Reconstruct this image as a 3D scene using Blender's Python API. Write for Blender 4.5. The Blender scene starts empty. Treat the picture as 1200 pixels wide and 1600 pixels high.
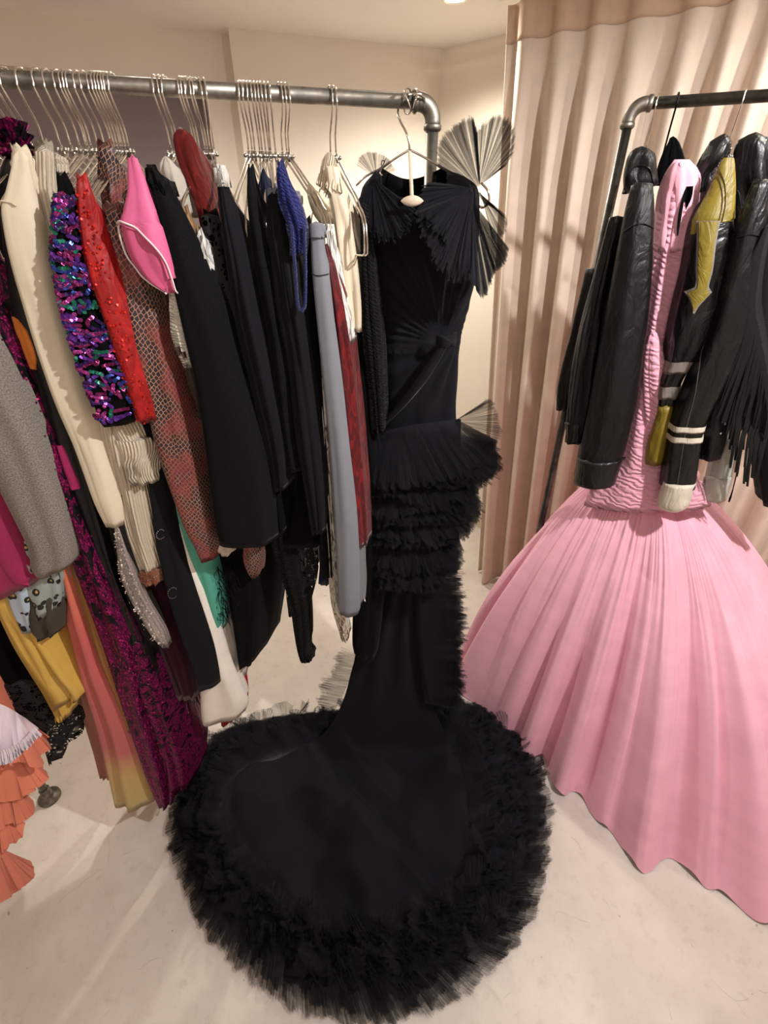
import bpy, math, random
from mathutils import Vector, noise
R = random.Random(7)
SC = bpy.context.scene
COL = SC.collection
# ------------------------------------------------------------------ camera, world, exposure
F, TH, H = 720.0, math.radians(32.0), 1.8
cd = bpy.data.cameras.new('camera'); cam = bpy.data.objects.new('camera', cd); COL.objects.link(cam)
cd.sensor_fit = 'VERTICAL'; cd.sensor_height = 36.0; cd.lens = 36.0 * F / 1600.0
cd.clip_start = 0.02; cd.clip_end = 50
cam.location = (0, 0, H); cam.rotation_euler = (math.radians(90) - TH, 0, 0)
SC.camera = cam
SC.view_settings.view_transform = 'Standard'; SC.view_settings.look = 'None'
SC.view_settings.gamma = 1.0; SC.view_settings.use_curve_mapping = False
SC.view_settings.exposure = 0.35
SC.cycles.transparent_max_bounces = 24
SC.cycles.max_bounces = 10; SC.cycles.diffuse_bounces = 8
w = bpy.data.worlds.new('world'); SC.world = w; w.use_nodes = True
w.node_tree.nodes['Background'].inputs[0].default_value = (1.0, 0.86, 0.72, 1)
w.node_tree.nodes['Background'].inputs[1].default_value = 0.04
CEIL = 2.5
# recessed ceiling spots: x, y, watts, colour, aim x, aim y, spread, in-frame
SPOTS = [
    (0.26, 2.42, 58, (1.0, 0.93, 0.80), 0.36, 2.2, 158),
    (-0.62, 1.80, 52, (1.0, 0.93, 0.80), -0.52, 1.8, 160),
    (0.98, 0.36, 96, (1.0, 0.98, 0.955), 0.7, 0.8, 168),
    (-0.55, -0.35, 6, (1.0, 0.985, 0.965), -0.5, 0.9, 168),
    (1.30, 1.25, 22, (1.0, 0.92, 0.82), 1.2, 1.45, 160),
    (0.15, -1.0, 12, (1.0, 0.985, 0.965), 0.15, 0.6, 168),  # added fill lamp, out of view, to brighten the room from behind
]

# ------------------------------------------------------------------ geometry helpers
_c, _s = math.cos(TH), math.sin(TH)
def ray(px, py):
    dx, dy = (px - 600.0) / F, (800.0 - py) / F
    return Vector((dx, _c + dy * _s, -_s + dy * _c))
def at(px, py, Y):
    d = ray(px, py); t = Y / d.y
    return Vector((d.x * t, Y, H + d.z * t))
def fl(px, py, z=0.0):
    d = ray(px, py); t = (z - H) / d.z
    return Vector((d.x * t, d.y * t, z))
# vertical planes along the two clothes rails: Y = a + b*X
PL = {'L': (1.1795, 0.238, Vector((0.232, 0.973, 0))),
      'R': (1.6526, -0.344, Vector((0.327, 0.945, 0))),
      'G': (1.17, 0.0, Vector((0, 1, 0)))}
def pt(px, py, plane, off):
    a, b, h = PL[plane]
    d = ray(px, py); t = (a - off) / (d.y - b * d.x)
    return Vector((d.x * t, d.y * t, H + d.z * t))
def lin(c):
    return tuple(((v / 255.0) / 12.92 if v / 255.0 <= .04045 else ((v / 255.0 + .055) / 1.055) ** 2.4) for v in c) + (1.0,)
def smooth(x, a, b):
    t = max(0, min(1, (x - a) / (b - a))); return t * t * (3 - 2 * t)
def resample(P, n, closed=False):
    P = [Vector(p) for p in P]
    if closed: P = P + [P[0]]
    D = [0]
    for i in range(1, len(P)): D.append(D[-1] + (P[i] - P[i - 1]).length)
    out = []
    m = len(P)
    for k in range(n):
        s = D[-1] * k / (n if closed else n - 1)
        i = 1
        while i < m - 1 and D[i] < s: i += 1
        f = (s - D[i - 1]) / max(1e-9, D[i] - D[i - 1])
        p1, p2 = P[i - 1], P[i]
        p0 = P[i - 2] if i >= 2 else (P[-2] if closed else p1 + (p1 - p2))
        p3 = P[i + 1] if i + 1 < m else (P[1] if closed else p2 + (p2 - p1))
        out.append(0.5 * ((2 * p1) + (p2 - p0) * f + (2 * p0 - 5 * p1 + 4 * p2 - p3) * f * f + (3 * p1 - p0 - 3 * p2 + p3) * f ** 3))
    return out

class MB:
    def __init__(s): s.v, s.f, s.uv, s.col = [], [], [], None
    def add(s, p, uv=(0, 0)):
        s.v.append(tuple(p)); s.uv.append(uv); return len(s.v) - 1
    def grid(s, rows, uvs=None, close=False):
        n = len(rows[0]); ids = []
        for i, r in enumerate(rows):
            ids.append([s.add(p, uvs[i][j] if uvs else (j / n, i / len(rows))) for j, p in enumerate(r)])
        for i in range(len(rows) - 1):
            for j in range(n - 1 if not close else n):
                k = (j + 1) % n
                s.f.append((ids[i][j], ids[i][k], ids[i + 1][k], ids[i + 1][j]))
        return ids
    def tube(s, P, r, n=8, caps=True):
        P = [Vector(p) for p in P]; m = len(P); ids = []; up = None; L = 0
        for i, p in enumerate(P):
            t = (P[min(i + 1, m - 1)] - P[max(i - 1, 0)]).normalized()
            if up is None: up = t.orthogonal().normalized()
            up = (up - t * up.dot(t)).normalized() if (up - t * up.dot(t)).length > 1e-6 else t.orthogonal().normalized()
            b = t.cross(up); rr = r[i] if isinstance(r, (list, tuple)) else r
            if i: L += (P[i] - P[i - 1]).length
            ids.append([s.add(p + rr * (math.cos(2 * math.pi * k / n) * up + math.sin(2 * math.pi * k / n) * b), (k / n * .05, L)) for k in range(n)])
        for i in range(m - 1):
            for k in range(n):
                s.f.append((ids[i][k], ids[i][(k + 1) % n], ids[i + 1][(k + 1) % n], ids[i + 1][k]))
        if caps:
            s.f.append(tuple(reversed(ids[0]))); s.f.append(tuple(ids[-1]))
        return s
    def box(s, lo, hi):
        x0, y0, z0 = lo; x1, y1, z1 = hi
        b = len(s.v)
        for x, y, z in ((x0,y0,z0),(x1,y0,z0),(x1,y1,z0),(x0,y1,z0),(x0,y0,z1),(x1,y0,z1),(x1,y1,z1),(x0,y1,z1)): s.add((x,y,z),(x+y,z))
        for f in ((3,2,1,0),(4,5,6,7),(0,1,5,4),(1,2,6,5),(2,3,7,6),(3,0,4,7)): s.f.append(tuple(b + i for i in f))
        return s
    def ball(s, c, r, nu=8, nv=6, sc=(1, 1, 1)):
        rows = []
        for i in range(nv + 1):
            a = math.pi * i / nv
            rows.append([Vector(c) + Vector((r * sc[0] * math.sin(a) * math.cos(2 * math.pi * k / nu), r * sc[1] * math.sin(a) * math.sin(2 * math.pi * k / nu), r * sc[2] * math.cos(a))) for k in range(nu)])
        s.grid(rows, close=True); return s
    def build(s, name, mat, parent=None, smooth=True):
        org = parent_loc(parent)
        me = bpy.data.meshes.new(name)
        me.from_pydata([(a - org[0], b - org[1], c - org[2]) for a, b, c in s.v], [], s.f)
        uvl = me.uv_layers.new(name='UVMap')
        li = [0] * len(me.loops); me.loops.foreach_get('vertex_index', li)
        flat = []
        for i in li: flat += s.uv[i]
        uvl.data.foreach_set('uv', flat)
        if s.col:
            ca = me.color_attributes.new('Col', 'FLOAT_COLOR', 'POINT')
            fc = []
            for c in s.col: fc += c
            ca.data.foreach_set('color', fc)
        if smooth: me.polygons.foreach_set('use_smooth', [True] * len(me.polygons))
        me.update()
        if mat: me.materials.append(mat)
        o = bpy.data.objects.new(name, me); COL.objects.link(o)
        if parent: o.parent = parent
        return o
def parent_loc(p):
    v = Vector((0, 0, 0))
    while p is not None:
        v += p.location; p = p.parent
    return v
def thing(name, label, cat, loc, group=None):
    o = bpy.data.objects.new(name, None); COL.objects.link(o); o.location = loc
    o.empty_display_size = .05
    return tag(o, label, cat, group)
def tag(o, label, cat, group=None):
    o['label'] = label; o['category'] = cat
    if group: o['group'] = group
    return o
def struct(o): o['kind'] = 'structure'; return o
def stuff(o): o['kind'] = 'stuff'; return o

# ------------------------------------------------------------------ materials
class NT:
    def __init__(s, name):
        s.m = bpy.data.materials.new(name); s.m.use_nodes = True; s.t = s.m.node_tree
        s.bsdf = s.t.nodes['Principled BSDF']; s.out = s.t.nodes['Material Output']
    def n(s, ty, **kw):
        nd = s.t.nodes.new(ty)
        for k, v in kw.items():
            if k.startswith('_'): setattr(nd, k[1:], v)
            else:
                i = nd.inputs[int(k[1:])] if k[0] == 'i' and k[1:].isdigit() else nd.inputs[k.replace('__', ' ')]
                if isinstance(v, bpy.types.NodeSocket): s.t.links.new(v, i)
                else: i.default_value = v
        return nd
    def l(s, a, b): s.t.links.new(a, b)
    def coord(s, sc=(1, 1, 1), kind='UV', rot=0):
        tc = s.n('ShaderNodeTexCoord')
        mp = s.n('ShaderNodeMapping', Vector=tc.outputs[kind]); mp.inputs['Scale'].default_value = sc; mp.inputs['Rotation'].default_value = (0, 0, rot)
        return mp.outputs[0]
    def ramp(s, fac, stops, interp='LINEAR'):
        r = s.n('ShaderNodeValToRGB', Fac=fac); cr = r.color_ramp; cr.interpolation = interp
        while len(cr.elements) < len(stops): cr.elements.new(0.5)
        for e, (p, c) in zip(cr.elements, stops):
            e.position = p; e.color = c if isinstance(c, tuple) else (c, c, c, 1)
        return r.outputs[0]
    def mix(s, fac, a, b, mode='MIX'):
        m = s.n('ShaderNodeMix', _data_type='RGBA', _blend_type=mode)
        for i, v in ((0, fac), (6, a), (7, b)):
            if isinstance(v, bpy.types.NodeSocket): s.l(v, m.inputs[i])
            else: m.inputs[i].default_value = v
        return m.outputs[2]
    def bump(s, hgt, st=.3, dist=.002, nrm=None):
        b = s.n('ShaderNodeBump', Height=hgt, Strength=st, Distance=dist)
        if nrm: s.l(nrm, b.inputs['Normal'])
        s.l(b.outputs[0], s.bsdf.inputs['Normal']); return b.outputs[0]
    def set(s, **kw):
        for k, v in kw.items():
            i = s.bsdf.inputs[k.replace('__', ' ')]
            if isinstance(v, bpy.types.NodeSocket): s.l(v, i)
            else: i.default_value = v
        return s
MATS = {}
def cloth(name, c, rough=.85, sheen=.2, spec=.25, kind='weave', c2=None, metal=0.0, sc=1.0, st=.25):
    """woven cloth: fine weave relief, faint tonal unevenness; UVs are in metres"""
    if name in MATS: return MATS[name]
    t = NT(name); base = lin(c)
    uv = t.coord((1, 1, 1))
    nz = t.n('ShaderNodeTexNoise', Vector=uv, Scale=14.0 * sc, Detail=4.0).outputs[0]
    col = t.mix(t.ramp(nz, [(.3, 0.0), (.7, 1.0)]), tuple(v * .93 for v in base[:3]) + (1,), tuple(min(1, v * 1.04) for v in base[:3]) + (1,))
    t.set(Roughness=rough, Sheen__Weight=sheen, Metallic=metal)
    t.bsdf.inputs['Specular IOR Level'].default_value = spec
    t.bsdf.inputs['Sheen Roughness'].default_value = .4
    if kind == 'weave':
        w1 = t.n('ShaderNodeTexNoise', Vector=t.coord((600, 600, 600)), Scale=1.0, Detail=2.0).outputs[0]
        t.bump(w1, st, .001)
    elif kind == 'satin':
        w1 = t.n('ShaderNodeTexNoise', Vector=t.coord((30, 5, 1)), Scale=1.0, Detail=3.0).outputs[0]
        t.bump(w1, st, .004)
    elif kind == 'knit':
        w1 = t.n('ShaderNodeTexWave', Vector=t.coord((1, 1, 1)), Scale=32.0 * sc, Distortion=.6, Detail=1.0).outputs[0]
        w2 = t.n('ShaderNodeTexNoise', Vector=t.coord((400, 250, 1)), Scale=1.0, Detail=2.0).outputs[0]
        b1 = t.n('ShaderNodeBump', Height=w2, Strength=.5, Distance=.001).outputs[0]
        t.bump(w1, .8, .004, b1)
        col = t.mix(t.ramp(w1, [(0, 0.0), (.5, 1.0)]), tuple(v * .7 for v in base[:3]) + (1,), col)
    elif kind == 'wool':
        w1 = t.n('ShaderNodeTexNoise', Vector=t.coord((350, 350, 1)), Scale=1.0, Detail=4.0).outputs[0]
        col = t.mix(t.ramp(w1, [(.4, 0.0), (.6, 1.0)]), tuple(v * .7 for v in base[:3]) + (1,), tuple(min(1, v * 1.25) for v in base[:3]) + (1,))
        t.bump(w1, .5, .0015)
    elif kind == 'ruched':
        w1 = t.n('ShaderNodeTexWave', Vector=t.coord((.7, 1, 1), rot=1.1), Scale=52.0 * sc, Distortion=9.0, Detail=3.0, **{'Detail__Scale': 1.2}).outputs[0]
        t.bump(w1, .7, .0035)
        col = t.mix(t.ramp(w1, [(0, 0.0), (.35, 1.0)]), tuple(v * .88 for v in base[:3]) + (1,), col)
    elif kind == 'crush':
        w1 = t.n('ShaderNodeTexNoise', Vector=t.coord((70, 26, 1)), Scale=1.0, Detail=4.0, Distortion=1.2).outputs[0]
        t.bump(w1, .7, .004)
        c2l = lin(c2)
        col = t.mix(t.ramp(w1, [(.45, 0.0), (.62, 1.0)]), base, c2l)
    elif kind == 'leather':
        w1 = t.n('ShaderNodeTexVoronoi', Vector=t.coord((260, 260, 1)), Scale=1.0).outputs[0]
        w2 = t.n('ShaderNodeTexNoise', Vector=t.coord((30, 11, 1)), Scale=1.0, Detail=5.0, Distortion=1.6).outputs[0]
        b1 = t.n('ShaderNodeBump', Height=w1, Strength=.15, Distance=.0006).outputs[0]
        t.bump(w2, .8, .008, b1)
    t.set(Base__Color=col)
    MATS[name] = t.m
    return t.m
def metal(name, c, rough=.2, nz=0.0):
    if name in MATS: return MATS[name]
    t = NT(name); t.set(Metallic=1.0, Roughness=rough, Base__Color=lin(c))
    if nz:
        n1 = t.n('ShaderNodeTexNoise', Vector=t.coord((1, 1, 1), 'Object'), Scale=38.0, Detail=6.0).outputs[0]
        t.set(Base__Color=t.mix(t.ramp(n1, [(.35, 0.0), (.68, 1.0)]), tuple(v * .5 for v in lin(c)[:3]) + (1,), lin(c)))
        t.set(Roughness=t.ramp(n1, [(.3, rough + .2), (.7, rough)])); t.bump(n1, .15, .001)
    MATS[name] = t.m; return t.m
def net(name, c, a=.35, rough=.8, stripes=0):
    """sheer net / organza: part of the light passes straight through the mesh of threads"""
    if name in MATS: return MATS[name]
    t = NT(name); t.set(Base__Color=lin(c), Roughness=rough, Sheen__Weight=.02)
    t.bsdf.inputs['Specular IOR Level'].default_value = .1
    tr = t.n('ShaderNodeBsdfTransparent')
    nz = t.n('ShaderNodeTexNoise', Vector=t.coord((90, 8, 1)), Scale=1.0, Detail=3.0).outputs[0]
    fac = t.ramp(nz, [(.3, max(0, a - .14)), (.7, min(1, a + .14))])
    ms = t.n('ShaderNodeMixShader', Fac=fac); t.l(tr.outputs[0], ms.inputs[1]); t.l(t.bsdf.outputs[0], ms.inputs[2])
    t.l(ms.outputs[0], t.out.inputs[0]); MATS[name] = t.m; return t.m
def lace(name, c, sc=110.0, hole=.42):
    if name in MATS: return MATS[name]
    t = NT(name); t.set(Base__Color=lin(c), Roughness=.8)
    v = t.n('ShaderNodeTexVoronoi', Vector=t.coord((sc, sc, 1)), Scale=1.0, _feature='DISTANCE_TO_EDGE').outputs[0]
    n1 = t.n('ShaderNodeTexNoise', Vector=t.coord((45, 45, 1)), Scale=1.0).outputs[0]
    th = t.n('ShaderNodeMath', i0=v, i1=t.ramp(n1, [(.4, .05), (.6, hole)]), _operation='LESS_THAN').outputs[0]
    tr = t.n('ShaderNodeBsdfTransparent')
    ms = t.n('ShaderNodeMixShader', Fac=th); t.l(tr.outputs[0], ms.inputs[1]); t.l(t.bsdf.outputs[0], ms.inputs[2])
    t.l(ms.outputs[0], t.out.inputs[0]); MATS[name] = t.m; return t.m
def snake():
    t = NT('snake_print')
    uv = t.coord((1, 1, 1))
    v = t.n('ShaderNodeTexVoronoi', Vector=t.coord((155, 116, 1), rot=.6), Scale=1.0, Randomness=.4, _feature='DISTANCE_TO_EDGE').outputs[0]
    ed = t.ramp(v, [(.035, 1.0), (.095, 0.0)])
    big = t.n('ShaderNodeTexNoise', Vector=t.coord((16, 12, 1)), Scale=1.0, Detail=2.0).outputs[0]
    cell = t.ramp(big, [(.38, lin((24, 20, 34))), (.48, lin((46, 34, 40))), (.58, lin((112, 50, 46))), (.68, lin((70, 36, 52)))])
    edge = t.ramp(big, [(.35, lin((188, 146, 112))), (.5, lin((178, 112, 90))), (.62, lin((150, 70, 74))), (.75, lin((206, 150, 104)))])
    t.set(Base__Color=t.mix(ed, cell, edge), Roughness=.5); t.bump(v, .3, .001); return t.m
def leopard(name, c):
    t = NT(name)
    v = t.n('ShaderNodeTexVoronoi', Vector=t.coord((52, 46, 1)), Scale=1.0, Randomness=.8)
    d = v.outputs[0]
    n1 = t.n('ShaderNodeTexNoise', Vector=t.coord((90, 90, 1)), Scale=1.0, Detail=1.0).outputs[0]
    dd = t.n('ShaderNodeMath', i0=d, i1=t.ramp(n1, [(.3, -.12), (.7, .12)]), _operation='ADD').outputs[0]
    col = t.ramp(dd, [(.0, lin((196, 172, 110))), (.2, lin((196, 172, 110))), (.24, lin((18, 18, 22))), (.46, lin((18, 18, 22))), (.5, lin(c))])
    t.set(Base__Color=col, Roughness=.5); return t.m
def ombre():
    t = NT('ombre_chiffon')
    uv = t.n('ShaderNodeTexCoord').outputs['UV']
    sp = t.n('ShaderNodeSeparateXYZ', Vector=uv).outputs[1]
    nz = t.n('ShaderNodeTexNoise', Vector=t.coord((14, 8, 1)), Scale=1.0, Detail=2.0).outputs[0]
    sm = t.n('ShaderNodeMath', i0=sp, i1=t.ramp(nz, [(.2, -.05), (.8, .05)]), _operation='ADD').outputs[0]
    col = t.ramp(sm, [(.0, lin((212, 112, 92))), (.3, lin((220, 122, 84))), (.55, lin((196, 92, 88))), (.86, lin((184, 92, 92))), (.93, lin((196, 160, 96))), (1.0, lin((190, 166, 104)))])
    t.set(Base__Color=col, Roughness=.6, Sheen__Weight=.2); return t.m
def sequin_cloth():
    t = NT('plum_sequin_embroidery')
    v = t.n('ShaderNodeTexNoise', Vector=t.coord((34, 22, 1)), Scale=1.0, Detail=2.0, Distortion=2.2).outputs[0]
    uv = t.n('ShaderNodeTexCoord').outputs['UV']
    vz = t.n('ShaderNodeSeparateXYZ', Vector=uv).outputs[1]
    thr = t.n('ShaderNodeMath', i0=v, i1=t.ramp(vz, [(.2, -.10), (.8, .08)]), _operation='ADD').outputs[0]
    msk = t.ramp(thr, [(.46, 0.0), (.5, 1.0)])
    sp = t.n('ShaderNodeTexVoronoi', Vector=t.coord((420, 420, 1)), Scale=1.0)
    rb = t.n('ShaderNodeSeparateColor', Color=sp.outputs['Color']).outputs[0]
    col = t.mix(msk, lin((10, 8, 14)), t.ramp(rb, [(0, lin((58, 11, 46))), (.8, lin((122, 22, 82))), (1, lin((196, 46, 122)))]))
    t.set(Base__Color=col, Metallic=t.ramp(thr, [(.46, 0.0), (.5, .55)]), Roughness=.38); t.bsdf.inputs['Specular IOR Level'].default_value = .2
    t.bump(sp.outputs['Color'], .6, .002); return t.m
def floor_mat():
    t = NT('painted_concrete')
    co = t.coord((1, 1, 1), 'Object')
    n1 = t.n('ShaderNodeTexNoise', Vector=co, Scale=2.2, Detail=8.0, Roughness=.6).outputs[0]
    n2 = t.n('ShaderNodeTexNoise', Vector=co, Scale=26.0, Detail=6.0, Roughness=.65).outputs[0]
    n3 = t.n('ShaderNodeTexNoise', Vector=co, Scale=9.0, Detail=5.0, Distortion=1.8).outputs[0]
    base = t.mix(t.ramp(n1, [(.35, 0.0), (.65, 1.0)]), lin((190, 181, 173)), lin((213, 205, 197)))
    base = t.mix(t.ramp(n2, [(.54, 0.0), (.7, .3)]), base, lin((168, 154, 142)))
    crk = t.n('ShaderNodeTexVoronoi', Vector=t.mix(.12, co, t.n('ShaderNodeTexNoise', Vector=co, Scale=5.0, Detail=4.0).outputs[1]), Scale=3.4, _feature='DISTANCE_TO_EDGE').outputs[0]
    cm = t.n('ShaderNodeMath', i0=t.ramp(crk, [(0, 1.0), (.004, 0.0)]), i1=t.ramp(n3, [(.54, 0.0), (.6, .4)]), _operation='MULTIPLY').outputs[0]
    sp = t.ramp(t.n('ShaderNodeTexNoise', Vector=co, Scale=34.0, Detail=2.0).outputs[0], [(.74, 0.0), (.77, .7)])
    base = t.mix(cm, base, lin((112, 100, 90)))
    base = t.mix(sp, base, lin((120, 104, 92)))
    t.set(Base__Color=base, Roughness=t.ramp(n1, [(.3, .5), (.7, .62)]))
    b1 = t.n('ShaderNodeBump', Height=n2, Strength=.25, Distance=.003).outputs[0]
    t.bump(n1, .35, .02, b1); return t.m
def plaster(name, c):
    t = NT(name); co = t.coord((1, 1, 1), 'Object')
    n1 = t.n('ShaderNodeTexNoise', Vector=co, Scale=3.0, Detail=5.0).outputs[0]
    b = lin(c)
    t.set(Base__Color=t.mix(t.ramp(n1, [(.3, 0.0), (.7, 1.0)]), tuple(v * .94 for v in b[:3]) + (1,), b), Roughness=.9)
    t.bump(t.n('ShaderNodeTexNoise', Vector=co, Scale=220.0, Detail=2.0).outputs[0], .12, .001); return t.m
def attr_mat(name, rough=.25, metal_=.6):
    t = NT(name); a = t.n('ShaderNodeVertexColor', _layer_name='Col')
    t.set(Base__Color=a.outputs[0], Roughness=rough, Metallic=metal_); return t.m

M_FLOOR = floor_mat(); M_WALL = plaster('warm_plaster', (232, 223, 210)); M_CEIL = plaster('ceiling_plaster', (240, 236, 230))
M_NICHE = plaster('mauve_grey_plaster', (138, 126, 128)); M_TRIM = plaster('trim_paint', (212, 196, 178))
M_PIPE = metal('galvanised_pipe', (168, 165, 156), .36, 1); M_PIPE2 = metal('dark_steel_pipe', (96, 94, 90), .34, 1)
M_FIT = metal('cast_elbow', (150, 146, 136), .4, 1)
M_CHROME = metal('chrome', (226, 222, 216), .14); M_STEEL = metal('clip_metal', (188, 182, 174), .3)
M_WOODW = cloth('pale_wood', (214, 196, 176), .5, 0, .3, 'satin')
K = {}
K['black'] = cloth('black_crepe', (17, 17, 22), .85, .06, .16)
K['black2'] = cloth('black_wool', (16, 16, 19), .9, .05, .1, 'wool')
K['black3'] = cloth('black_jersey', (7, 7, 9), .88, .03, .1)
K['blacksatin'] = cloth('black_satin', (9, 8, 11), .42, .02, .35, 'satin')
K['blackvelvet'] = cloth('black_velvet', (6, 6, 8), .92, .04, .06)
K['blackruch'] = cloth('black_ruched_jersey', (10, 10, 12), .8, .04, .14, 'ruched')
K['leather'] = cloth('black_leather', (10, 10, 11), .34, 0, .45, 'leather')
K['leather2'] = cloth('worn_black_leather', (11, 10, 10), .46, 0, .32, 'leather')
K['yellow_l'] = cloth('mustard_leather', (124, 107, 34), .45, 0, .4, 'leather')
K['cream_l'] = cloth('cream_leather', (208, 200, 184), .5, 0, .3, 'leather')
K['grey_l'] = cloth('grey_leather', (122, 114, 108), .5, 0, .35, 'leather')
K['pale_l'] = cloth('pale_grey_leather', (176, 176, 168), .5, 0, .35, 'leather')
K['suede'] = cloth('black_suede', (30, 29, 29), .9, .06, .1)
K['greywool'] = cloth('grey_wool_flannel', (128, 122, 114), .95, .2, .1, 'wool')
K['raspberry'] = cloth('raspberry_crepe', (152, 44, 84), .8, .2, .2)
K['yellow'] = cloth('yellow_satin', (208, 172, 84), .38, .05, .45, 'satin')
K['gold'] = cloth('gold_brown_satin', (170, 114, 62), .35, .05, .5, 'satin')
K['dusty'] = cloth('dusty_pink_chiffon', (176, 120, 108), .8, .2, .2)
K['cream'] = cloth('cream_satin', (220, 206, 182), .42, .1, .4, 'satin')
K['cream2'] = cloth('ivory_crepe', (222, 210, 186), .6, .15, .3)
K['knit'] = cloth('cream_rib_knit', (222, 208, 184), .95, .4, .1, 'knit', sc=1.6)
K['rust'] = cloth('rust_rib_knit', (150, 84, 50), .95, .3, .1, 'knit', sc=1.6)
K['redlace'] = cloth('red_beaded_lace', (140, 10, 12), .5, .1, .35, 'crush', (172, 22, 20))
K['pink'] = cloth('pink_satin', (212, 98, 144), .5, .15, .35, 'weave')
K['pinkin'] = cloth('pink_lining', (196, 84, 124), .55, .15, .3, 'weave')
K['piping'] = cloth('white_piping', (236, 222, 222), .6, .1, .3)
K['brown'] = cloth('brown_satin', (70, 54, 44), .4, .05, .4, 'satin')
K['brocade'] = cloth('white_brocade', (226, 220, 208), .55, .1, .35, 'ruched', sc=1.3)
K['tan'] = cloth('tan_print_chiffon', (150, 118, 82), .7, .1, .25, 'crush', (92, 64, 40))
K['maroon'] = cloth('maroon_velvet', (84, 16, 16), .8, .4, .15, 'crush', (108, 26, 22))
K['bluesmock'] = cloth('royal_blue_smocking', (17, 28, 96), .6, .2, .3, 'ruched', sc=1.4)
K['navy'] = cloth('navy_crepe', (26, 30, 52), .75, .15, .2)
K['grey'] = cloth('slate_grey_twill', (120, 122, 130), .75, .1, .25)
K['redvelvet'] = cloth('crushed_red_velvet', (72, 4, 12), .5, .25, .3, 'crush', (112, 12, 20))
K['whitep'] = cloth('white_print_cotton', (226, 224, 220), .7, .1, .2, 'crush', (120, 112, 110))
K['print'] = cloth('brown_white_print', (222, 214, 200), .6, .1, .25, 'crush', (92, 62, 48))
K['lacecream'] = cloth('cream_tiered_lace', (204, 194, 176), .8, .2, .2, 'crush', (168, 156, 138))
K['silver'] = cloth('silver_sequin_cloth', (176, 168, 164), .3, 0, .5, 'wool', metal=.6)
K['teal'] = cloth('teal_satin', (78, 158, 138), .45, .05, .4, 'satin')
K['white'] = cloth('white_crepe', (232, 226, 218), .7, .15, .25)
K['whiteg'] = cloth('off_white_lining', (190, 182, 172), .75, .1, .2)
K['red'] = cloth('red_beaded_hem', (168, 22, 16), .4, .1, .4, 'wool')
K['burg'] = cloth('burgundy_velvet', (52, 12, 26), .8, .3, .15)
K['orange'] = cloth('orange_applique', (212, 122, 48), .5, .1, .3)
K['magpatch'] = cloth('magenta_applique', (150, 34, 84), .5, .1, .3)
K['goldpatch'] = cloth('gold_square_applique', (206, 178, 110), .35, 0, .5, metal=.4)
K['olive'] = cloth('olive_chiffon', (70, 62, 52), .8, .1, .2)
K['coral'] = cloth('coral_organza', (214, 126, 102), .75, .2, .15)
K['coral2'] = net('coral_organza_edge', (226, 132, 104), .8)
K['lilac'] = net('white_lilac_organza', (222, 212, 222), .85)
K['pinkg'] = cloth('blush_pink_chiffon', (232, 174, 193), .85, .2, .1)
K['pinkr'] = cloth('blush_pink_ruched', (224, 164, 184), .8, .2, .15, 'ruched', sc=.5)
K['curtain'] = cloth('beige_curtain_cloth', (212, 195, 180), .85, .15, .15)
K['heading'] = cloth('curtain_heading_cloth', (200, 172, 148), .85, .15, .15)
K['snake'] = snake(); K['leo'] = leopard('leopard_satin', (178, 196, 214)); K['leo2'] = leopard('leopard_lining', (150, 158, 156))
K['ombre'] = ombre(); K['sequin'] = sequin_cloth()
K['tulle'] = net('black_tulle', (40, 39, 45), .31)
K['tulle2'] = net('sheer_black_tulle', (14, 13, 16), .17)
K['tulled'] = net('dense_black_tulle', (34, 34, 40), .42)
K['lace'] = lace('black_lace', (12, 12, 14))
K['sheer'] = net('grey_sheer', (38, 34, 32), .75)
K['whitestripe'] = cloth('white_stripe_cotton', (206, 202, 196), .8, .1, .2)
K['rhine'] = metal('rhinestone', (235, 232, 228), .12)
M_SEQ = attr_mat('sequin_foil', .28, .55)

# ------------------------------------------------------------------ room
def quad_wall(name, p0, p1, z0, z1, m, thick=.06, back=(0, 0)):
    """a wall slab from p0 to p1 with real thickness behind its face"""
    d = (Vector(p1) - Vector(p0)).normalized(); nb = Vector((back[0], back[1]))
    b = MB(); P = [Vector(p0), Vector(p1), Vector(p1) + nb * thick, Vector(p0) + nb * thick]
    i = [b.add((p.x, p.y, z), (p.x + p.y, z)) for z in (z0, z1) for p in P]
    for f in ((0, 1, 5, 4), (1, 2, 6, 5), (2, 3, 7, 6), (3, 0, 4, 7), (0, 3, 2, 1), (4, 5, 6, 7)): b.f.append(f)
    return struct(b.build(name, m, None, False))
struct(MB().box((-3.0, -2.2, -.08), (3.0, 3.6, 0)).build('floor', M_FLOOR, None, False))
struct(MB().box((-3.0, -2.2, CEIL), (3.0, 3.6, CEIL + .08)).build('ceiling', M_CEIL, None, False))
XC, YC = .27, 2.995                       # the far corner
XL, YL = -.655, 2.69                      # end of the plain wall, where the shallow recess starts
nb = (-.24, .97)
quad_wall('wall_back', (XL, YC + .30 * (XL - XC)), (XC, YC), 0, CEIL, M_WALL, .12, nb)
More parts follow.
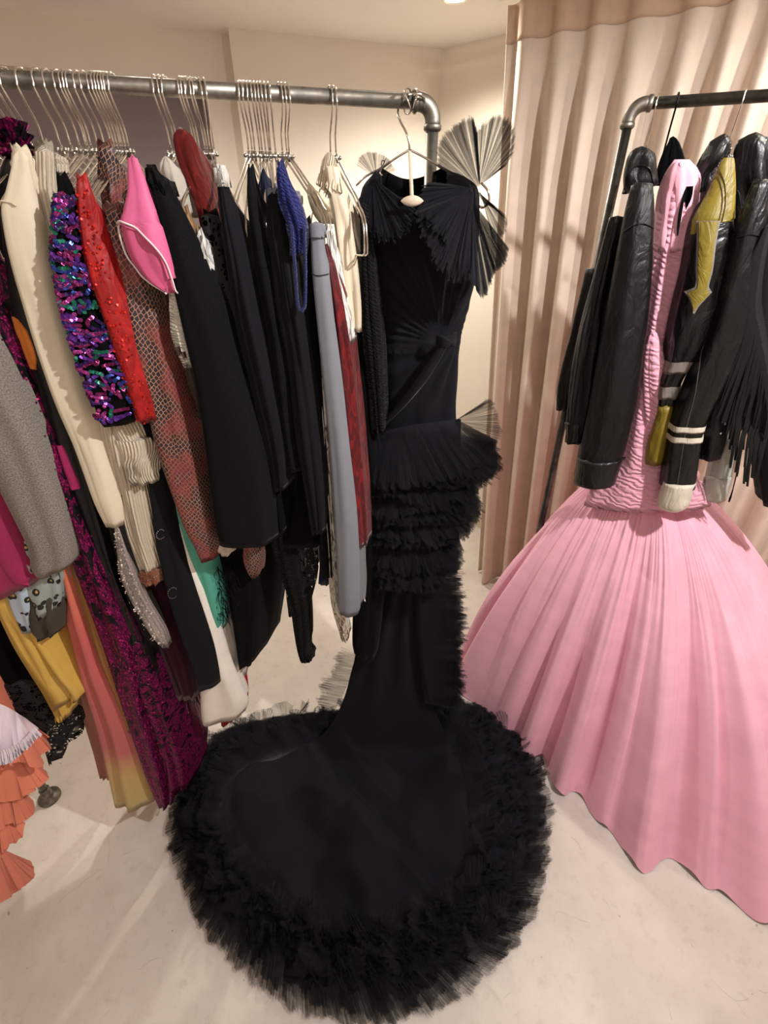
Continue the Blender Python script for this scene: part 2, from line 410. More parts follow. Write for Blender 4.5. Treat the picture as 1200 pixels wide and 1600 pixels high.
# recessed wall further left, with a niche in it
ax, ay = -.64, 2.82; bx_, by_ = -2.6, 2.08
def rl(t): return (ax + (bx_ - ax) * t, ay + (by_ - ay) * t)
tn = .082
quad_wall('wall_recess', rl(0), rl(tn), 0, CEIL, M_WALL, .1, (-.35, .93))
quad_wall('wall_above_niche', rl(tn), rl(1), 2.335, CEIL, M_WALL, .1, (-.35, .93))
qa, qb = rl(tn), rl(1)
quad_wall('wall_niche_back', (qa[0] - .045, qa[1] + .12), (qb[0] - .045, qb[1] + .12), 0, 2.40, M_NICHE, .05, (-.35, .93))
quad_wall('wall_left', (-2.6, 2.3), (-2.6, -1.6), 0, CEIL, M_WALL, .08, (-1, 0))
quad_wall('wall_front', (-2.6, -1.6), (2.5, -1.6), 0, CEIL, M_WALL, .08, (0, -1))
# wall on the right of the corner, running towards the viewer behind the curtain
rx, ry = XC + .79 * 2.9, YC - .61 * 2.9
quad_wall('wall_right', (XC, YC), (rx, ry), 0, CEIL, M_WALL, .1, (.61, .79))
quad_wall('wall_side', (rx, ry), (2.55, -1.6), 0, CEIL, M_WALL, .08, (1, 0))
b = MB(); d = Vector((.79, -.61)); nn = Vector((-.61, -.79))
for u0, u1 in ((.0, 2.9),):
    prof = [(0, 0), (.016, 0), (.016, .12), (.012, .135), (.012, .145), (.004, .16), (0, .16)]
    r0 = [Vector((XC, YC, 0)) + Vector((d.x * u0, d.y * u0, 0)) + Vector((nn.x * a, nn.y * a, z)) for a, z in prof]
    r1 = [p + Vector((d.x * (u1 - u0), d.y * (u1 - u0), 0)) for p in r0]
    b.grid([r0, r1])
struct(b.build('baseboard_right', M_TRIM, None, False))
b = MB(); d2 = Vector((XL - XC, .30 * (XL - XC))); d2.normalize(); n2 = Vector((.29, -.957))
r0 = [Vector((XC, YC, 0)) + Vector((n2.x * a, n2.y * a, z)) for a, z in prof]
b.grid([r0, [p + Vector((d2.x, d2.y, 0)) * .97 for p in r0]])
struct(b.build('baseboard_back', M_TRIM, None, False))

# ------------------------------------------------------------------ ceiling spots (fixture + its own lamp)
M_LAMP = NT('lamp_glow'); M_LAMP.set(Base__Color=(1, 1, 1, 1), Emission__Color=(1, .86, .66, 1), Emission__Strength=9.0); M_LAMP = M_LAMP.m
M_RIM = metal('white_lamp_rim', (235, 230, 222), .5); 
names = ['recessed ceiling spotlight at the far corner, nearest the curtain', 'recessed ceiling spotlight over the floor behind the left clothes rail',
         'recessed ceiling spotlight above and behind the viewer on the right', 'recessed ceiling spotlight above and behind the viewer on the left', 'recessed ceiling spotlight above the right clothes rail', 'added fill spotlight, unseen, on the ceiling straight behind the viewer']
for (x, y, wt, c, tx, ty, ang), lb in zip(SPOTS, names):
    t = thing('ceiling_spotlight', lb, 'spotlight', (x, y, CEIL), 'recessed ceiling spotlights')
    b = MB(); b.grid([[Vector((x + r * math.cos(a * math.pi / 12), y + r * math.sin(a * math.pi / 12), z)) for a in range(24)] for r, z in ((.036, CEIL - .001), (.038, CEIL - .006), (.046, CEIL - .007), (.052, CEIL - .001))], close=True)
    b.build('lamp_rim', M_RIM, t)
    b = MB(); ids = [b.add((x + .036 * math.cos(a * math.pi / 12), y + .036 * math.sin(a * math.pi / 12), CEIL - .0025)) for a in range(24)]; b.f.append(tuple(reversed(ids)))
    b.build('lamp_lens', M_LAMP, t, False)
    ld = bpy.data.lights.new('spot_lamp', 'SPOT'); ld.energy = wt; ld.color = c; ld.spot_size = math.radians(ang); ld.spot_blend = .9 if y > 1.5 else .5; ld.shadow_soft_size = .03
    lo = bpy.data.objects.new('spot_lamp', ld); COL.objects.link(lo); lo.parent = t; lo.location = (0, 0, -.02)
    lo.rotation_euler = (Vector((tx, ty, 0)) - Vector((x, y, CEIL - .02))).to_track_quat('-Z', 'Y').to_euler()

# ------------------------------------------------------------------ curtain
def curtain():
    p0 = Vector((.42, 2.24, 0)); d = Vector((.84, -.54, 0)).normalized(); nrm = Vector((-d.y * -1, d.x, 0)); nrm = Vector((.54, .84, 0)).normalized()
    Lc = 2.15; n = 420
    def prof(s, z):
        ph = s * 2 * math.pi / .118 + .9 * math.sin(s * 7.1) + .5 * math.sin(s * 17 + 1)
        k = smooth(2.44 - z, .1, .5)
        a = .016 + .034 * k
        wv = math.sin(ph); wv = math.copysign(abs(wv) ** .75, wv)
        return a * wv + .012 * k * math.sin(ph * .5 + 2.1 + z * .7) + .006 * math.sin(z * 1.3 + s * 9)
    def P(s, z):
        spread = (1 - z / 2.43) * .16 * (1 - s / Lc) * (1 if s < .5 else .6)
        q = p0 + d * (s + spread) + nrm * prof(s, z)
        return Vector((q.x, q.y, z))
    zs = [.012, .03, .1, .25, .5, .8, 1.1, 1.4, 1.7, 1.95, 2.1, 2.2, 2.26, 2.3, 2.35, 2.43]
    t = thing('curtain', 'floor-length beige pleated curtain hanging behind the right clothes rail', 'curtain', (.55, 2.2, 0))
    b = MB(); rows = [[P(Lc * j / n, z) for j in range(n + 1)] for z in zs]
    b.grid(rows, [[(Lc * j / n * 1.6, z) for j in range(n + 1)] for z in zs])
    o = b.build('curtain_panel', K['curtain'], t); m = o.modifiers.new('th', 'SOLIDIFY'); m.thickness = .002
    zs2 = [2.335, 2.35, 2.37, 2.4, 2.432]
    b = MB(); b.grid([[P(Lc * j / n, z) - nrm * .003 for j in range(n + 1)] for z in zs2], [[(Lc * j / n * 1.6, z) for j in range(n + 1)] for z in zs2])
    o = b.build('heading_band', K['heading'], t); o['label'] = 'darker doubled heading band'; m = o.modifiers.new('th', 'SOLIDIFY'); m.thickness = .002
    b = MB(); b.tube([p0 - d * .03 + Vector((0, 0, 2.455)), p0 + d * (Lc + .05) + Vector((0, 0, 2.455))], .012, 10); 
    tr = b.build('curtain_track', M_TRIM, t)
    b = MB()
    for k in range(5):
        q = p0 + d * (.1 + k * .5); b.tube([q + Vector((0, 0, 2.46)), q + Vector((0, 0, 2.5))], .006, 6)
    b.build('track_bracket', M_TRIM, tr)
curtain()

# ------------------------------------------------------------------ clothes rails
def elbow(c, d1, d2, r, R0):
    """cast elbow joining directions d1 and d2 away from its corner c, with a bead at each mouth"""
    b = MB(); P = []
    for i in range(9):
        a = i / 8 * math.pi / 2
        P.append(c + d1 * R0 * (1 - math.sin(a)) + d2 * R0 * (1 - math.cos(a)))
    b.tube([c + d1 * (R0 + .012)] + P + [c + d2 * (R0 + .012)], r, 14)
    for dd in (d1, d2):
        b.tube([c + dd * (R0 + .003), c + dd * (R0 + .006), c + dd * (R0 + .012), c + dd * (R0 + .015)], [r, r * 1.14, r * 1.14, r * .98], 14)
    return b
def rail(label, A, B, foot_dir, r, mp, zt):
    """A visible corner, B far end: a pipe frame of two posts, top rail, bottom feet"""
    A = Vector((A[0], A[1], zt)); B = Vector((B[0], B[1], zt)); d = (B - A).normalized(); up = Vector((0, 0, 1)); n = Vector((-d.y, d.x, 0))
    t = thing('clothes_rail', label, 'clothes rail', (A.x, A.y, 0))
    MB().tube([A + d * .03, B - d * .03], r, 16).build('top_rail', mp, t)
    for q, dd in ((A, d), (B, -d)):
        elbow(q, dd, -up, r * 1.25, .03).build('elbow', M_FIT, t)
        MB().tube([q - up * .03, Vector((q.x, q.y, .03))], r, 14).build('post', mp, t)
        f = MB(); f.tube([Vector((q.x, q.y, .06)) , Vector((q.x, q.y, .026)), Vector((q.x, q.y, .016)), Vector((q.x, q.y, .013)), Vector((q.x, q.y, 0))], [r * 1.35, r * 1.35, r * 1.5, .036, .036], 18)
        f.build('floor_flange', M_FIT, t)
    return t
EL = Vector((.098, 1.2, 2.003))
lt = rail('grey galvanised pipe clothes rail on the left, packed with clothes', (.098, 1.2028), (-1.235, .8856), 0, .0125, M_PIPE, 2.004)
rt = rail('dark steel pipe clothes rail on the right, in front of the curtain', (.592, 1.449), (1.95, .982), 0, .0118, M_PIPE2, 2.042)

# ------------------------------------------------------------------ hangers
def railpt(px, plane):
    """point on the rail's axis seen at image column px"""
    a, b, h = PL[plane]; z = 2.004 if plane == 'L' else 2.042
    py = 150.0
    for _ in range(12):
        p = pt(px, py, plane, 0); d = ray(px, py)
        e = p.z - z; py += e * 350
    return Vector((p.x, p.y, z))
HANG = {}
def hanger_meshes():
    P = [Vector((0, .004, -.082)), Vector((0, .003, -.055)), Vector((0, -.010, -.03)), Vector((0, -.0185, -.008))]
    for i in range(9):
        a = math.radians(190 - i * 24); P.append(Vector((0, .0168 * math.cos(a), .0168 * math.sin(a) + .0)))
    hk = MB().tube(resample(P, 26), .0017, 6)
    cl = MB(); cl.tube([(-.007, .004, -.090), (.007, .004, -.090)], .0022, 6)
    for s in (-1, 1): cl.ball((s * .0075, .004, -.090), .0038, 8, 6)
    cl.tube([(0, .004, -.083), (0, .004, -.099)], .003, 6)
    fr = MB()
    for s in (-1, 1):
        Q = [Vector((0, s * .003, -.092)), Vector((0, s * .06, -.125)), Vector((0, s * .120, -.160)), Vector((0, s * .134, -.171)), Vector((0, s * .140, -.176)), Vector((0, s * .160, -.188)), Vector((0, s * .172, -.21)), Vector((0, s * .176, -.242)), Vector((0, s * .172, -.252)), Vector((0, s * .14, -.254)), Vector((0, 0, -.254))]
        fr.tube(resample(Q, 30), .0019, 6)
    cp = MB(); y = -.128
    cp.box((-.005, y - .010, -.292), (.005, y + .010, -.262)); cp.tube([(-.008, y, -.262), (.008, y, -.262)], .004, 6)
    return hk, cl, fr, cp
def hanger(px, plane, label, group, yaw=0.0, tilt=0.0):
    if not HANG:
        hk, cl, fr, cp = hanger_meshes()
        for k, (b, m) in {'hook': (hk, M_CHROME), 'collar': (cl, M_STEEL), 'frame': (fr, M_CHROME), 'clip': (cp, M_STEEL)}.items():
            o = b.build(k, m); HANG[k] = o
        HANG['used'] = 0
    p = railpt(px, plane); h = PL[plane][2]
    t = thing('hanger', label, 'hanger', p + Vector((0, 0, -.0012)), group)
    a0 = math.atan2(h.y, h.x) - math.pi / 2
    t.rotation_euler = (0, tilt, a0 + yaw)
    for k in ('hook', 'collar', 'frame', 'clip', 'clip'):
        if HANG['used'] < 4: o = HANG[k]; HANG['used'] += 1
        else: o = HANG[k].copy(); COL.objects.link(o)
        o.parent = t
        if k == 'clip' and HANG['used'] >= 4 and o is not HANG['clip']: o.rotation_euler = (0, 0, math.pi)
    return t
ORD = ['first', 'second', 'third', 'fourth', 'fifth', 'sixth', 'seventh', 'eighth', 'ninth', 'tenth', 'eleventh', 'twelfth', 'thirteenth', 'fourteenth', 'fifteenth', 'sixteenth', 'seventeenth', 'eighteenth', 'nineteenth', 'twentieth', 'twenty-first', 'twenty-second', 'twenty-third', 'twenty-fourth', 'twenty-fifth']
CL = [('group past the left picture edge', [-150, -120, -90, -62, -36, -14]),
      ('large far-left cluster', [3, 12, 37, 62, 78, 94, 104, 109, 114, 125, 135, 147, 152.5, 158, 162.5, 167, 171.5, 178]),
      ('small cluster of three hooks', [246, 253.5, 260]),
      ('cluster above the maroon shoulder', [286, 290.5, 295, 303, 308, 313.5, 320]),
      ('cluster left of the swimsuit', [377, 383, 389, 394.5, 400, 405, 409.5, 415, 421]),
      ('trio above the blue swimsuit', [436, 441.5, 447]),
      ('pair nearest the black gown', [515, 522])]
for nm, xs in CL:
    n = len(xs)
    for i, x in enumerate(xs):
        pos = ORD[i]
        lb = f'chrome wire hanger, {pos} hook from left in the {nm}'
        yw = (.62 if 'pair' in nm else .78 if 'trio' in nm else (.2 + .04 * i) if 'swimsuit' in nm else .6 if 'maroon' in nm and i > 4 else .12) + R.uniform(-.05, .05)
        hanger(x, 'L', lb, 'chrome hangers in the ' + nm, yw, R.uniform(-.03, .03))

# ------------------------------------------------------------------ garments: closed cloth bodies lofted through measured sections
class Strip:
    """rows: (y, xl, xr) or (xl, yl, xr, yr) sections of the edge that faces the room; depth runs back along the hanger"""
    def __init__(s, rows, plane='L', off=.18, depth=.28, bulge=.5, fold=(.004, 3, 0), n=None, rise=.05, disp=None, maxb=.022, back=.75, hem=.0, top=.06):
        s.top = top; bulge = bulge * .8; rise = rise * .3
        s.rows = [(r[1], r[0], r[2], r[0]) if len(r) == 3 else r for r in rows]
        s.plane, s.off, s.depth, s.bulge, s.fold, s.rise, s.disp, s.maxb, s.back, s.hem = plane, off, depth, bulge, fold, rise, disp, maxb, back, hem
        s.h = PL[plane][2]; s.lat = Vector((s.h.y, -s.h.x, 0))
        ym = [(r[1] + r[3]) / 2 for r in s.rows]; s.ym = ym
        s.n = n or max(10, int((ym[-1] - ym[0]) / 9))
        rs = R.random() * 100 if not fold[2] else fold[2]; s.ph = [math.sin(rs * (k + 1) * 12.9) * 6.28 for k in range(8)]
    def row(s, v):
        y = s.ym[0] + (s.ym[-1] - s.ym[0]) * v; i = 0
        while i < len(s.ym) - 2 and s.ym[i + 1] < y: i += 1
        f = (y - s.ym[i]) / max(1e-6, s.ym[i + 1] - s.ym[i]); f = max(0, min(1, f))
        r = s.rows; p1, p2 = r[i], r[i + 1]; p0 = r[i - 1] if i else p1; p3 = r[i + 2] if i + 2 < len(r) else p2
        out = []
        for k in range(4):
            d1 = s.ym[i + 1] - s.ym[i]
            m1 = (p2[k] - p0[k]) / max(1e-6, (s.ym[i + 1] - s.ym[max(0, i - 1)])) * d1
            m2 = (p3[k] - p1[k]) / max(1e-6, (s.ym[min(len(r) - 1, i + 2)] - s.ym[i])) * d1
            out.append((2 * f**3 - 3 * f**2 + 1) * p1[k] + (f**3 - 2 * f**2 + f) * m1 + (-2 * f**3 + 3 * f**2) * p2[k] + (f**3 - f**2) * m2)
        return out
    def LR(s, v):
        a = s.row(v); return pt(a[0], a[1], s.plane, s.off), pt(a[2], a[3], s.plane, s.off), a
    def front(s, g, v, lift=0.0):
        """g 0..1 across the front edge"""
        L, Rr, a = s.LR(v); wv = (Rr - L).length
        bl = min(s.maxb, s.bulge * wv)
        u = math.acos(max(-1, min(1, 1 - 2 * g))) / math.pi
        p = L + (Rr - L) * g
        fw = -s.h * math.sin(math.pi * u) - s.lat * math.cos(math.pi * u) * .6
        fw.normalize()
        am = s.fold[0] * (.35 + .65 * smooth(v, 0, .5))
        fo = 1.25 * am * (math.sin(s.fold[1] * 6.28 * g + s.ph[0] + 2.2 * v * math.sin(s.ph[1])) + .55 * math.sin(s.fold[1] * 11 * g + s.ph[2] + 3 * v) + 1.1 * noise.noise(Vector((g * 3 + s.ph[5], v * 5, s.ph[6]))))
        if s.disp: fo += s.disp(a[0] + (a[2] - a[0]) * g, a[1] + (a[3] - a[1]) * g)
        return p - s.h * bl * math.sin(math.pi * u) + fw * (fo * min(1, 6 * g + .15, 6 * (1 - g) + .15) + lift)
    def ring(s, v, nf, nq):
        L, Rr, a = s.LR(v); wv = (Rr - L).length; out = []; uv = []; la = 0
        F_ = [(1 - math.cos(math.pi * k / (nf - 1))) / 2 for k in range(nf)]
        fr = [s.front(g, v) for g in F_]
        out += fr
        dp = s.depth * (s.top + (1 - s.top) * smooth(v, .02, .4))
        for q in range(1, nq + 1):
            f = q / nq
            wob = .28 * wv * math.sin(5.2 * f + s.ph[3] + 1.5 * v) * (1 - f) * .6
            rz = s.rise * math.sin(math.pi * f) * (1 - smooth(v, 0, .18))
            p = Rr + s.h * dp * f - s.lat * (wv * (1 - s.back) * .5 * f) + s.lat * wob
            out.append(p + Vector((0, 0, rz)))
        for q in range(nq, 0, -1):
            f = q / nq
            wob = .28 * wv * math.sin(4.7 * f + s.ph[4] + 1.3 * v) * (1 - f) * .6
            rz = s.rise * math.sin(math.pi * f) * (1 - smooth(v, 0, .18))
            p = L + s.h * dp * f + s.lat * (wv * (1 - s.back) * .5 * f) + s.lat * wob
            out.append(p + Vector((0, 0, rz)))
        out.append(out[0].copy())
        for k, p in enumerate(out):
            if k: la += (p - out[k - 1]).length
            uv.append(la)
        return out, uv
    def mesh(s, v0=0.0, v1=1.0, norm=False, nf=None, nq=5, cap=True, grow=0.0):
        b = MB(); nf = nf or 13
        n = max(4, int(s.n * (v1 - v0))); rows, uvs = [], []; z0 = None
        for i in range(n + 1):
            v = v0 + (v1 - v0) * i / n
            r, u = s.ring(v, nf, nq)
            if grow:
                c = sum(r, Vector()) / len(r); r = [p + (p - c).normalized() * grow for p in r]
            if s.hem and i == n:
                r = [p + Vector((0, 0, s.hem * math.sin(k * 2.1 + s.ph[5]))) for k, p in enumerate(r)]
            if z0 is None: z0 = r[nf // 2].z
            rows.append(r); uvs.append([(a, v if norm else z0 - r[nf // 2].z) for a in u])
        ids = b.grid(rows, uvs)
        if cap:
            for ri, flip in ((0, True),):
                c = sum(rows[ri], Vector()) / len(rows[ri]); ci = b.add(c + Vector((0, 0, .004)), uvs[ri][0])
                for k in range(len(ids[ri]) - 1): b.f.append((ids[ri][k + 1], ids[ri][k], ci) if flip else (ids[ri][k], ids[ri][k + 1], ci))
        # hem turned up inside
        inn = [p + Vector((0, 0, .02)) - (p - sum(rows[-1], Vector()) / len(rows[-1])) * .12 for p in rows[-1]]
        i2 = [b.add(p, uvs[-1][k]) for k, p in enumerate(inn)]
        for k in range(len(i2) - 1): b.f.append((ids[-1][k], ids[-1][k + 1], i2[k + 1], i2[k]))
        if cap:
            c = sum(inn, Vector()) / len(inn); ci = b.add(c, uvs[-1][0])
            for k in range(len(i2) - 1): b.f.append((i2[k], i2[k + 1], ci))
        return b
    def vy(s, y): return (y - s.ym[0]) / (s.ym[-1] - s.ym[0])
    def on(s, x, y, lift=.001):
        v = max(0, min(1, s.vy(y))); a = s.row(v)
        g = max(0.0, min(1.0, (x - a[0]) / max(1e-6, a[2] - a[0])))
        return s.front(g, v, lift)
    def patch(s, rows, lift=.0022, nx=6):
        """an applied piece lying on the cloth: rows (y, xl, xr)"""
        ps = Strip(rows, s.plane, s.off, 0.01)
        b = MB(); n = max(4, int((rows[-1][0] - rows[0][0]) / 4))
        rr = []
        for i in range(n + 1):
            v = i / n; a = ps.row(v)
            rr.append([s.on(a[0] + (a[2] - a[0]) * k / nx, a[1], lift) for k in range(nx + 1)])
        rb = []
        b.grid(rr, [[((p - r[0]).length, rr[0][0].z - p.z) for p in r] for r in rr])
        # thickness edge
        edge = [r[0] for r in rr] + rr[-1][1:] + [r[-1] for r in reversed(rr[:-1])] + list(reversed(rr[0][1:-1]))
        e2 = [p + s.h * (lift + .001) for p in edge]
        b.grid([edge + [edge[0]], e2 + [e2[0]]])
        return b
def place(s):
    L, Rr, a = s.LR(1.0); return (L + Rr) / 2 + s.h * s.depth * .5
def garment(name, label, cat, m, rows, parts=None, part='body', **kw):
    s = Strip(rows, **kw)
    t = thing(name, label, cat, place(s))
    o = s.mesh(norm=(m is K['ombre'] or m is K['sequin'])).build(part, m, t)
    return t, s, o
def sequins(s, t, n, cols, v0, v1, r=.0026, g0=.03, g1=.97, parent=None, name='sequins'):
    b = MB(); b.col = []
    for _ in range(n):
        g, v = R.uniform(g0, g1), R.uniform(v0, v1)
        c = lin(cols[int(noise.noise(Vector((g * 5, v * 16, len(cols)))) * 9 + 20 + R.random() * 1.6) % len(cols)])
        p = s.front(g, v, .0015); q = s.front(min(1, g + .02), v, .0015); w_ = s.front(g, min(1, v + .01), .0015)
        t1 = (q - p); t2 = (w_ - p)
        if t1.length < 1e-7 or t2.length < 1e-7: continue
        t1.normalize(); t2.normalize(); nr = t1.cross(t2).normalized()
        if nr.dot(p - cam.location) > 0: nr = -nr
        nr = (nr + Vector((R.uniform(-.45, .45), R.uniform(-.45, .45), R.uniform(-.45, .45)))).normalized()
        x = nr.orthogonal().normalized(); y = nr.cross(x); k0 = len(b.v)
        for k in range(7):
            a = k * 2 * math.pi / 7; b.add(p + (x * math.cos(a) + y * math.sin(a)) * r + nr * .0012); b.col.append(c)
        b.f.append(tuple(range(k0, k0 + 7)))
    o = b.build(name, M_SEQ, t, False); return stuff(o)
def piping(s, pts, r, lift=.003, n=30):
    P = resample([Vector((x, y, 0)) for x, y in pts], n)
    return MB().tube([s.on(p.x, p.y, lift) for p in P], r, 6)
def strands(roots, tips, r=.0012, sag=.0, n=5):
    b = MB()
    for p, q in zip(roots, tips):
        m = (p + q) / 2 + Vector((R.uniform(-1, 1), R.uniform(-1, 1), 0)) * sag
        b.tube(resample([p, m, q], n), [r * (1 - .5 * k / (n - 1)) for k in range(n)], 4)
    return b
def ribbon(base, tip, waves=40, amp=.012, layers=1, m=4, spl=5, seed=0, jit=.012, curl=0.0, uvw=1.0, b=None, power=1.1, irr=0.0):
    """a gathered ruffle: a strip whose free edge is longer than its gathered edge"""
    b = b or MB(); rr = random.Random(seed or R.random())
    n = waves * spl
    for L_ in range(layers):
        B = resample(base, n + 1); T = resample(tip, n + 1)
        ph = rr.random() * 6.28; rows = [[] for _ in range(m + 1)]; uv = [[] for _ in range(m + 1)]
        la = 0; k1, k2 = rr.uniform(.5, 1.5), rr.uniform(2, 5); o1 = rr.uniform(0, 9)
        for j in range(n + 1):
            t = (B[min(j + 1, n)] - B[max(0, j - 1)]) + (T[min(j + 1, n)] - T[max(0, j - 1)])
            t = t.normalized() if t.length > 1e-9 else Vector((1, 0, 0)); o = (T[j] - B[j]); wl = o.length; o = o.normalized() if wl > 1e-9 else Vector((0, 0, -1))
            nr = t.cross(o); nr = nr.normalized() if nr.length > 1e-6 else Vector((0, -1, 0))
            a = 2 * math.pi * j / spl + ph + 1.4 * math.sin(j * .13 * k1 + o1) + .8 * math.sin(j * .05 * k2)
            big = noise.noise(Vector((j * .035, L_ * 7.3 + o1, seed * .1)))
            am_ = 1.0 if not irr else max(.08, .7 + 1.9 * irr * noise.noise(Vector((j * .06, o1, 3.3))))
            sc = 1 + jit * 14 * noise.noise(Vector((j * .09, L_ * 3.1 + o1, 4))) + .03 * math.sin(a)
            la += t.length * .004
            for i in range(m + 1):
                f = i / m
                p = B[j] + (T[j] - B[j]) * f * (1 + (sc - 1) * f)
                g = f ** power
                p = p + nr * (amp * am_ * g * math.sin(a) + amp * 2.2 * g * big) + t * (amp * am_ * (.55 + irr) * g * math.sin(2 * a + 1)) - Vector((0, 0, curl * f * f * wl))
                rows[i].append(p); uv[i].append((j / spl * .02 * uvw, f * wl))
        b.grid(rows, uv)
    return b

# ---- far-left garments
def far_left():
    # grey wool skirt
    t, s, o = garment('wool_skirt', 'heather grey wool flannel skirt at the left edge, over the raspberry skirt', 'skirt', K['greywool'],
        [(330, -205, -150), (440, -160, -90), (540, -110, -22), (600, -85, 12), (660, -60, 42), (720, -22, 68), (800, 20, 94), (860, 48, 110), (50, 884, 112, 872), (62, 902, 109, 884)], off=.245, depth=.22, bulge=.35, fold=(.003, 1.5, 3.1))
    s.patch([(332, -203, -152), (360, -190, -138)], .003).build('waistband', K['greywool'], t)
    # raspberry skirt
    t, s, o = garment('raspberry_skirt', 'raspberry pink skirt hanging below the grey wool skirt', 'skirt', K['raspberry'],
        [(340, -320, -250), (480, -250, -170), (620, -190, -90), (700, -150, -40), (760, -110, 0), (830, -70, 30), (-20, 912, 62, 893), (-5, 938, 84, 893)], off=.236, depth=.2, bulge=.3, fold=(.004, 2, 5.2))
    s.patch([(342, -318, -252), (372, -300, -238)], .003).build('waistband', K['raspberry'], t)
    # leopard dress
    t, s, o = garment('leopard_dress', 'short blue-grey leopard print dress under the raspberry skirt', 'dress', K['leo'],
        [(780, -90, 0), (860, -35, 40), (900, 5, 60), (940, 18, 66), (38, 988, 62, 982)], off=.226, depth=.02, bulge=.3, fold=(.003, 2, 1.2), part='front_panel')
    s2 = Strip([(840, -10, 60), (890, 25, 88), (38, 930, 97, 920), (55, 972, 95, 945)], off=.222, depth=.06, bulge=.3, fold=(.004, 2, 2.2)); s2.mesh().build('back_panel', K['leo2'], t)
    s3 = Strip([(930, 45, 92), (60, 985, 97, 972), (66, 997, 96, 984)], off=.218, depth=.05, bulge=.4, fold=(.005, 2, 2.9)); s3.mesh().build('chiffon_underskirt', K['olive'], t)['label'] = 'dark olive chiffon underskirt edge'
    # yellow satin
    t, s, o = garment('yellow_dress', 'yellow satin dress with a flared hem below the leopard dress', 'dress', K['yellow'],
        [(360, -260, -215), (620, -150, -95), (860, -60, 0), (940, -8, 30), (1000, 25, 70), (1050, 55, 104), (1078, 75, 128), (84, 1102, 128, 1086)], off=.206, depth=.12, bulge=.35, fold=(.008, 2, 4.4), part='skirt')
    s2 = Strip([(900, -25, 10), (960, 5, 38), (1040, 50, 78), (1110, 88, 104), (92, 1127, 107, 1120)], off=.214, depth=.04, bulge=.5, fold=(.003, 2, 2.4)); s2.mesh().build('front_fold', K['yellow'], t)
    # black dress with lace hem
    t, s, o = garment('lace_hem_dress', 'black dress with a black lace hem at the lower left edge', 'dress', K['blackvelvet'],
        [(340, -400, -330), (600, -270, -180), (880, -120, -30), (960, -80, 12), (1020, -60, 50), (1070, -40, 80), (-30, 1108, 92, 1122)], off=.2, depth=.2, bulge=.35, fold=(.005, 2, 6.1))
    s2 = Strip([(1060, -40, 76), (-30, 1104, 94, 1116), (-5, 1120, 98, 1130), (60, 1150, 106, 1146), (82, 1192, 104, 1160)], off=.206, depth=.1, bulge=.35, fold=(.004, 4, 1.9), hem=.006); s2.mesh().build('lace_hem', K['lace'], t)
    # plum ruffle-collar dress behind
    t, s, o = garment('ruffle_collar_dress', 'black dress with a plum sequin ruffle collar at the top left', 'dress', K['blacksatin'],
        [(236, 16, 34), (262, 4, 36), (300, 0, 34), (360, -2, 30), (460, 8, 40), (600, 45, 75)], off=.06, depth=.2, bulge=.5, rise=.02)
    b = MB(); c = pt(22, 226, 'L', .065)
    for k in range(4):
        rad = .012 + .006 * k
        ring_ = [c + Vector((rad * .6 * math.cos(a * .5236), rad * .8 * math.sin(a * .5236), -.006)) for a in range(13)]
        tip_ = [c + Vector((.026 * math.cos(a * .5236), .026 * math.sin(a * .5236), .03 - .014 * k)) for a in range(13)]
        ribbon(ring_, tip_, 14, .005, 1, 3, 5, k + 2.5, b=b)
    b.build('ruffle_collar', K['sequin'], t)
    # colour-block dress
    t, s, o = garment('applique_dress', 'long black satin dress with orange, gold and magenta applique patches', 'dress', K['blacksatin'],
        [(330, 2, 30), (400, 8, 46), (500, 24, 74), (600, 60, 100), (700, 86, 126), (760, 106, 146), (900, 160, 184), (1000, 204, 226), (1062, 228, 242)], off=.196, depth=.05, bulge=.3, fold=(.003, 2.3, 8.1))
    s.patch([(494, 22, 30), (504, 24, 46), (530, 29, 58), (556, 36, 66), (570, 42, 68), (575, 45, 67)]).build('orange_patch', K['orange'], t)
    s.patch([(679, 77, 84), (684, 77, 86), (692, 79, 86)]).build('gold_patch', K['goldpatch'], t); s.patch([(685, 85, 92), (690, 86, 95), (697, 88, 96)]).build('gold_patch', K['goldpatch'], t)
    s.patch([(692, 96, 104), (705, 98, 110), (730, 104, 120), (752, 112, 130), (760, 116, 131)]).build('magenta_patch', K['magpatch'], t)
    # plum sequin gown
    t, s, o = garment('sequin_gown', 'long black gown embroidered with plum sequins, hem near the floor', 'gown', K['sequin'],
        [(330, -72, -40), (480, -26, 4), (540, -2, 28), (640, 36, 72), (720, 64, 110), (800, 96, 137), (900, 130, 178), (1000, 164, 224), (1100, 194, 240), (1200, 226, 268), (245, 1246, 272, 1240), (250, 1260, 268, 1256)], off=.2, depth=.22, bulge=.5, fold=(.006, 1.6, 2.3), hem=.004, part='left_skirt_fold')
    s2 = Strip([(1000, 198, 224), (1060, 212, 246), (1120, 235, 270), (1180, 256, 290), (264, 1222, 297, 1218), (274, 1232, 296, 1226)], off=.195, depth=.12, bulge=.6, fold=(.004, 1.5, 3.3), hem=.004); s2.mesh(norm=True).build('right_skirt_fold', K['sequin'], t)
    sequins(s, t, 300, [(120, 20, 80), (170, 40, 110), (70, 14, 52)], .12, 1.0, .0021); sequins(s2, t, 220, [(130, 22, 86), (180, 44, 116), (80, 16, 60)], .02, 1.0, .0021)
    # ombre chiffon gown
    t, s, o = garment('ombre_gown', 'long coral to pink ombre chiffon gown with a yellow hem', 'gown', K['ombre'],
        [(700, 40, 62), (800, 66, 92), (880, 86, 112), (960, 106, 142), (1050, 130, 176), (1150, 156, 216), (1220, 172, 232), (180, 1258, 243, 1250)], off=.185, depth=.2, bulge=.4, fold=(.006, 1.5, 7.7))
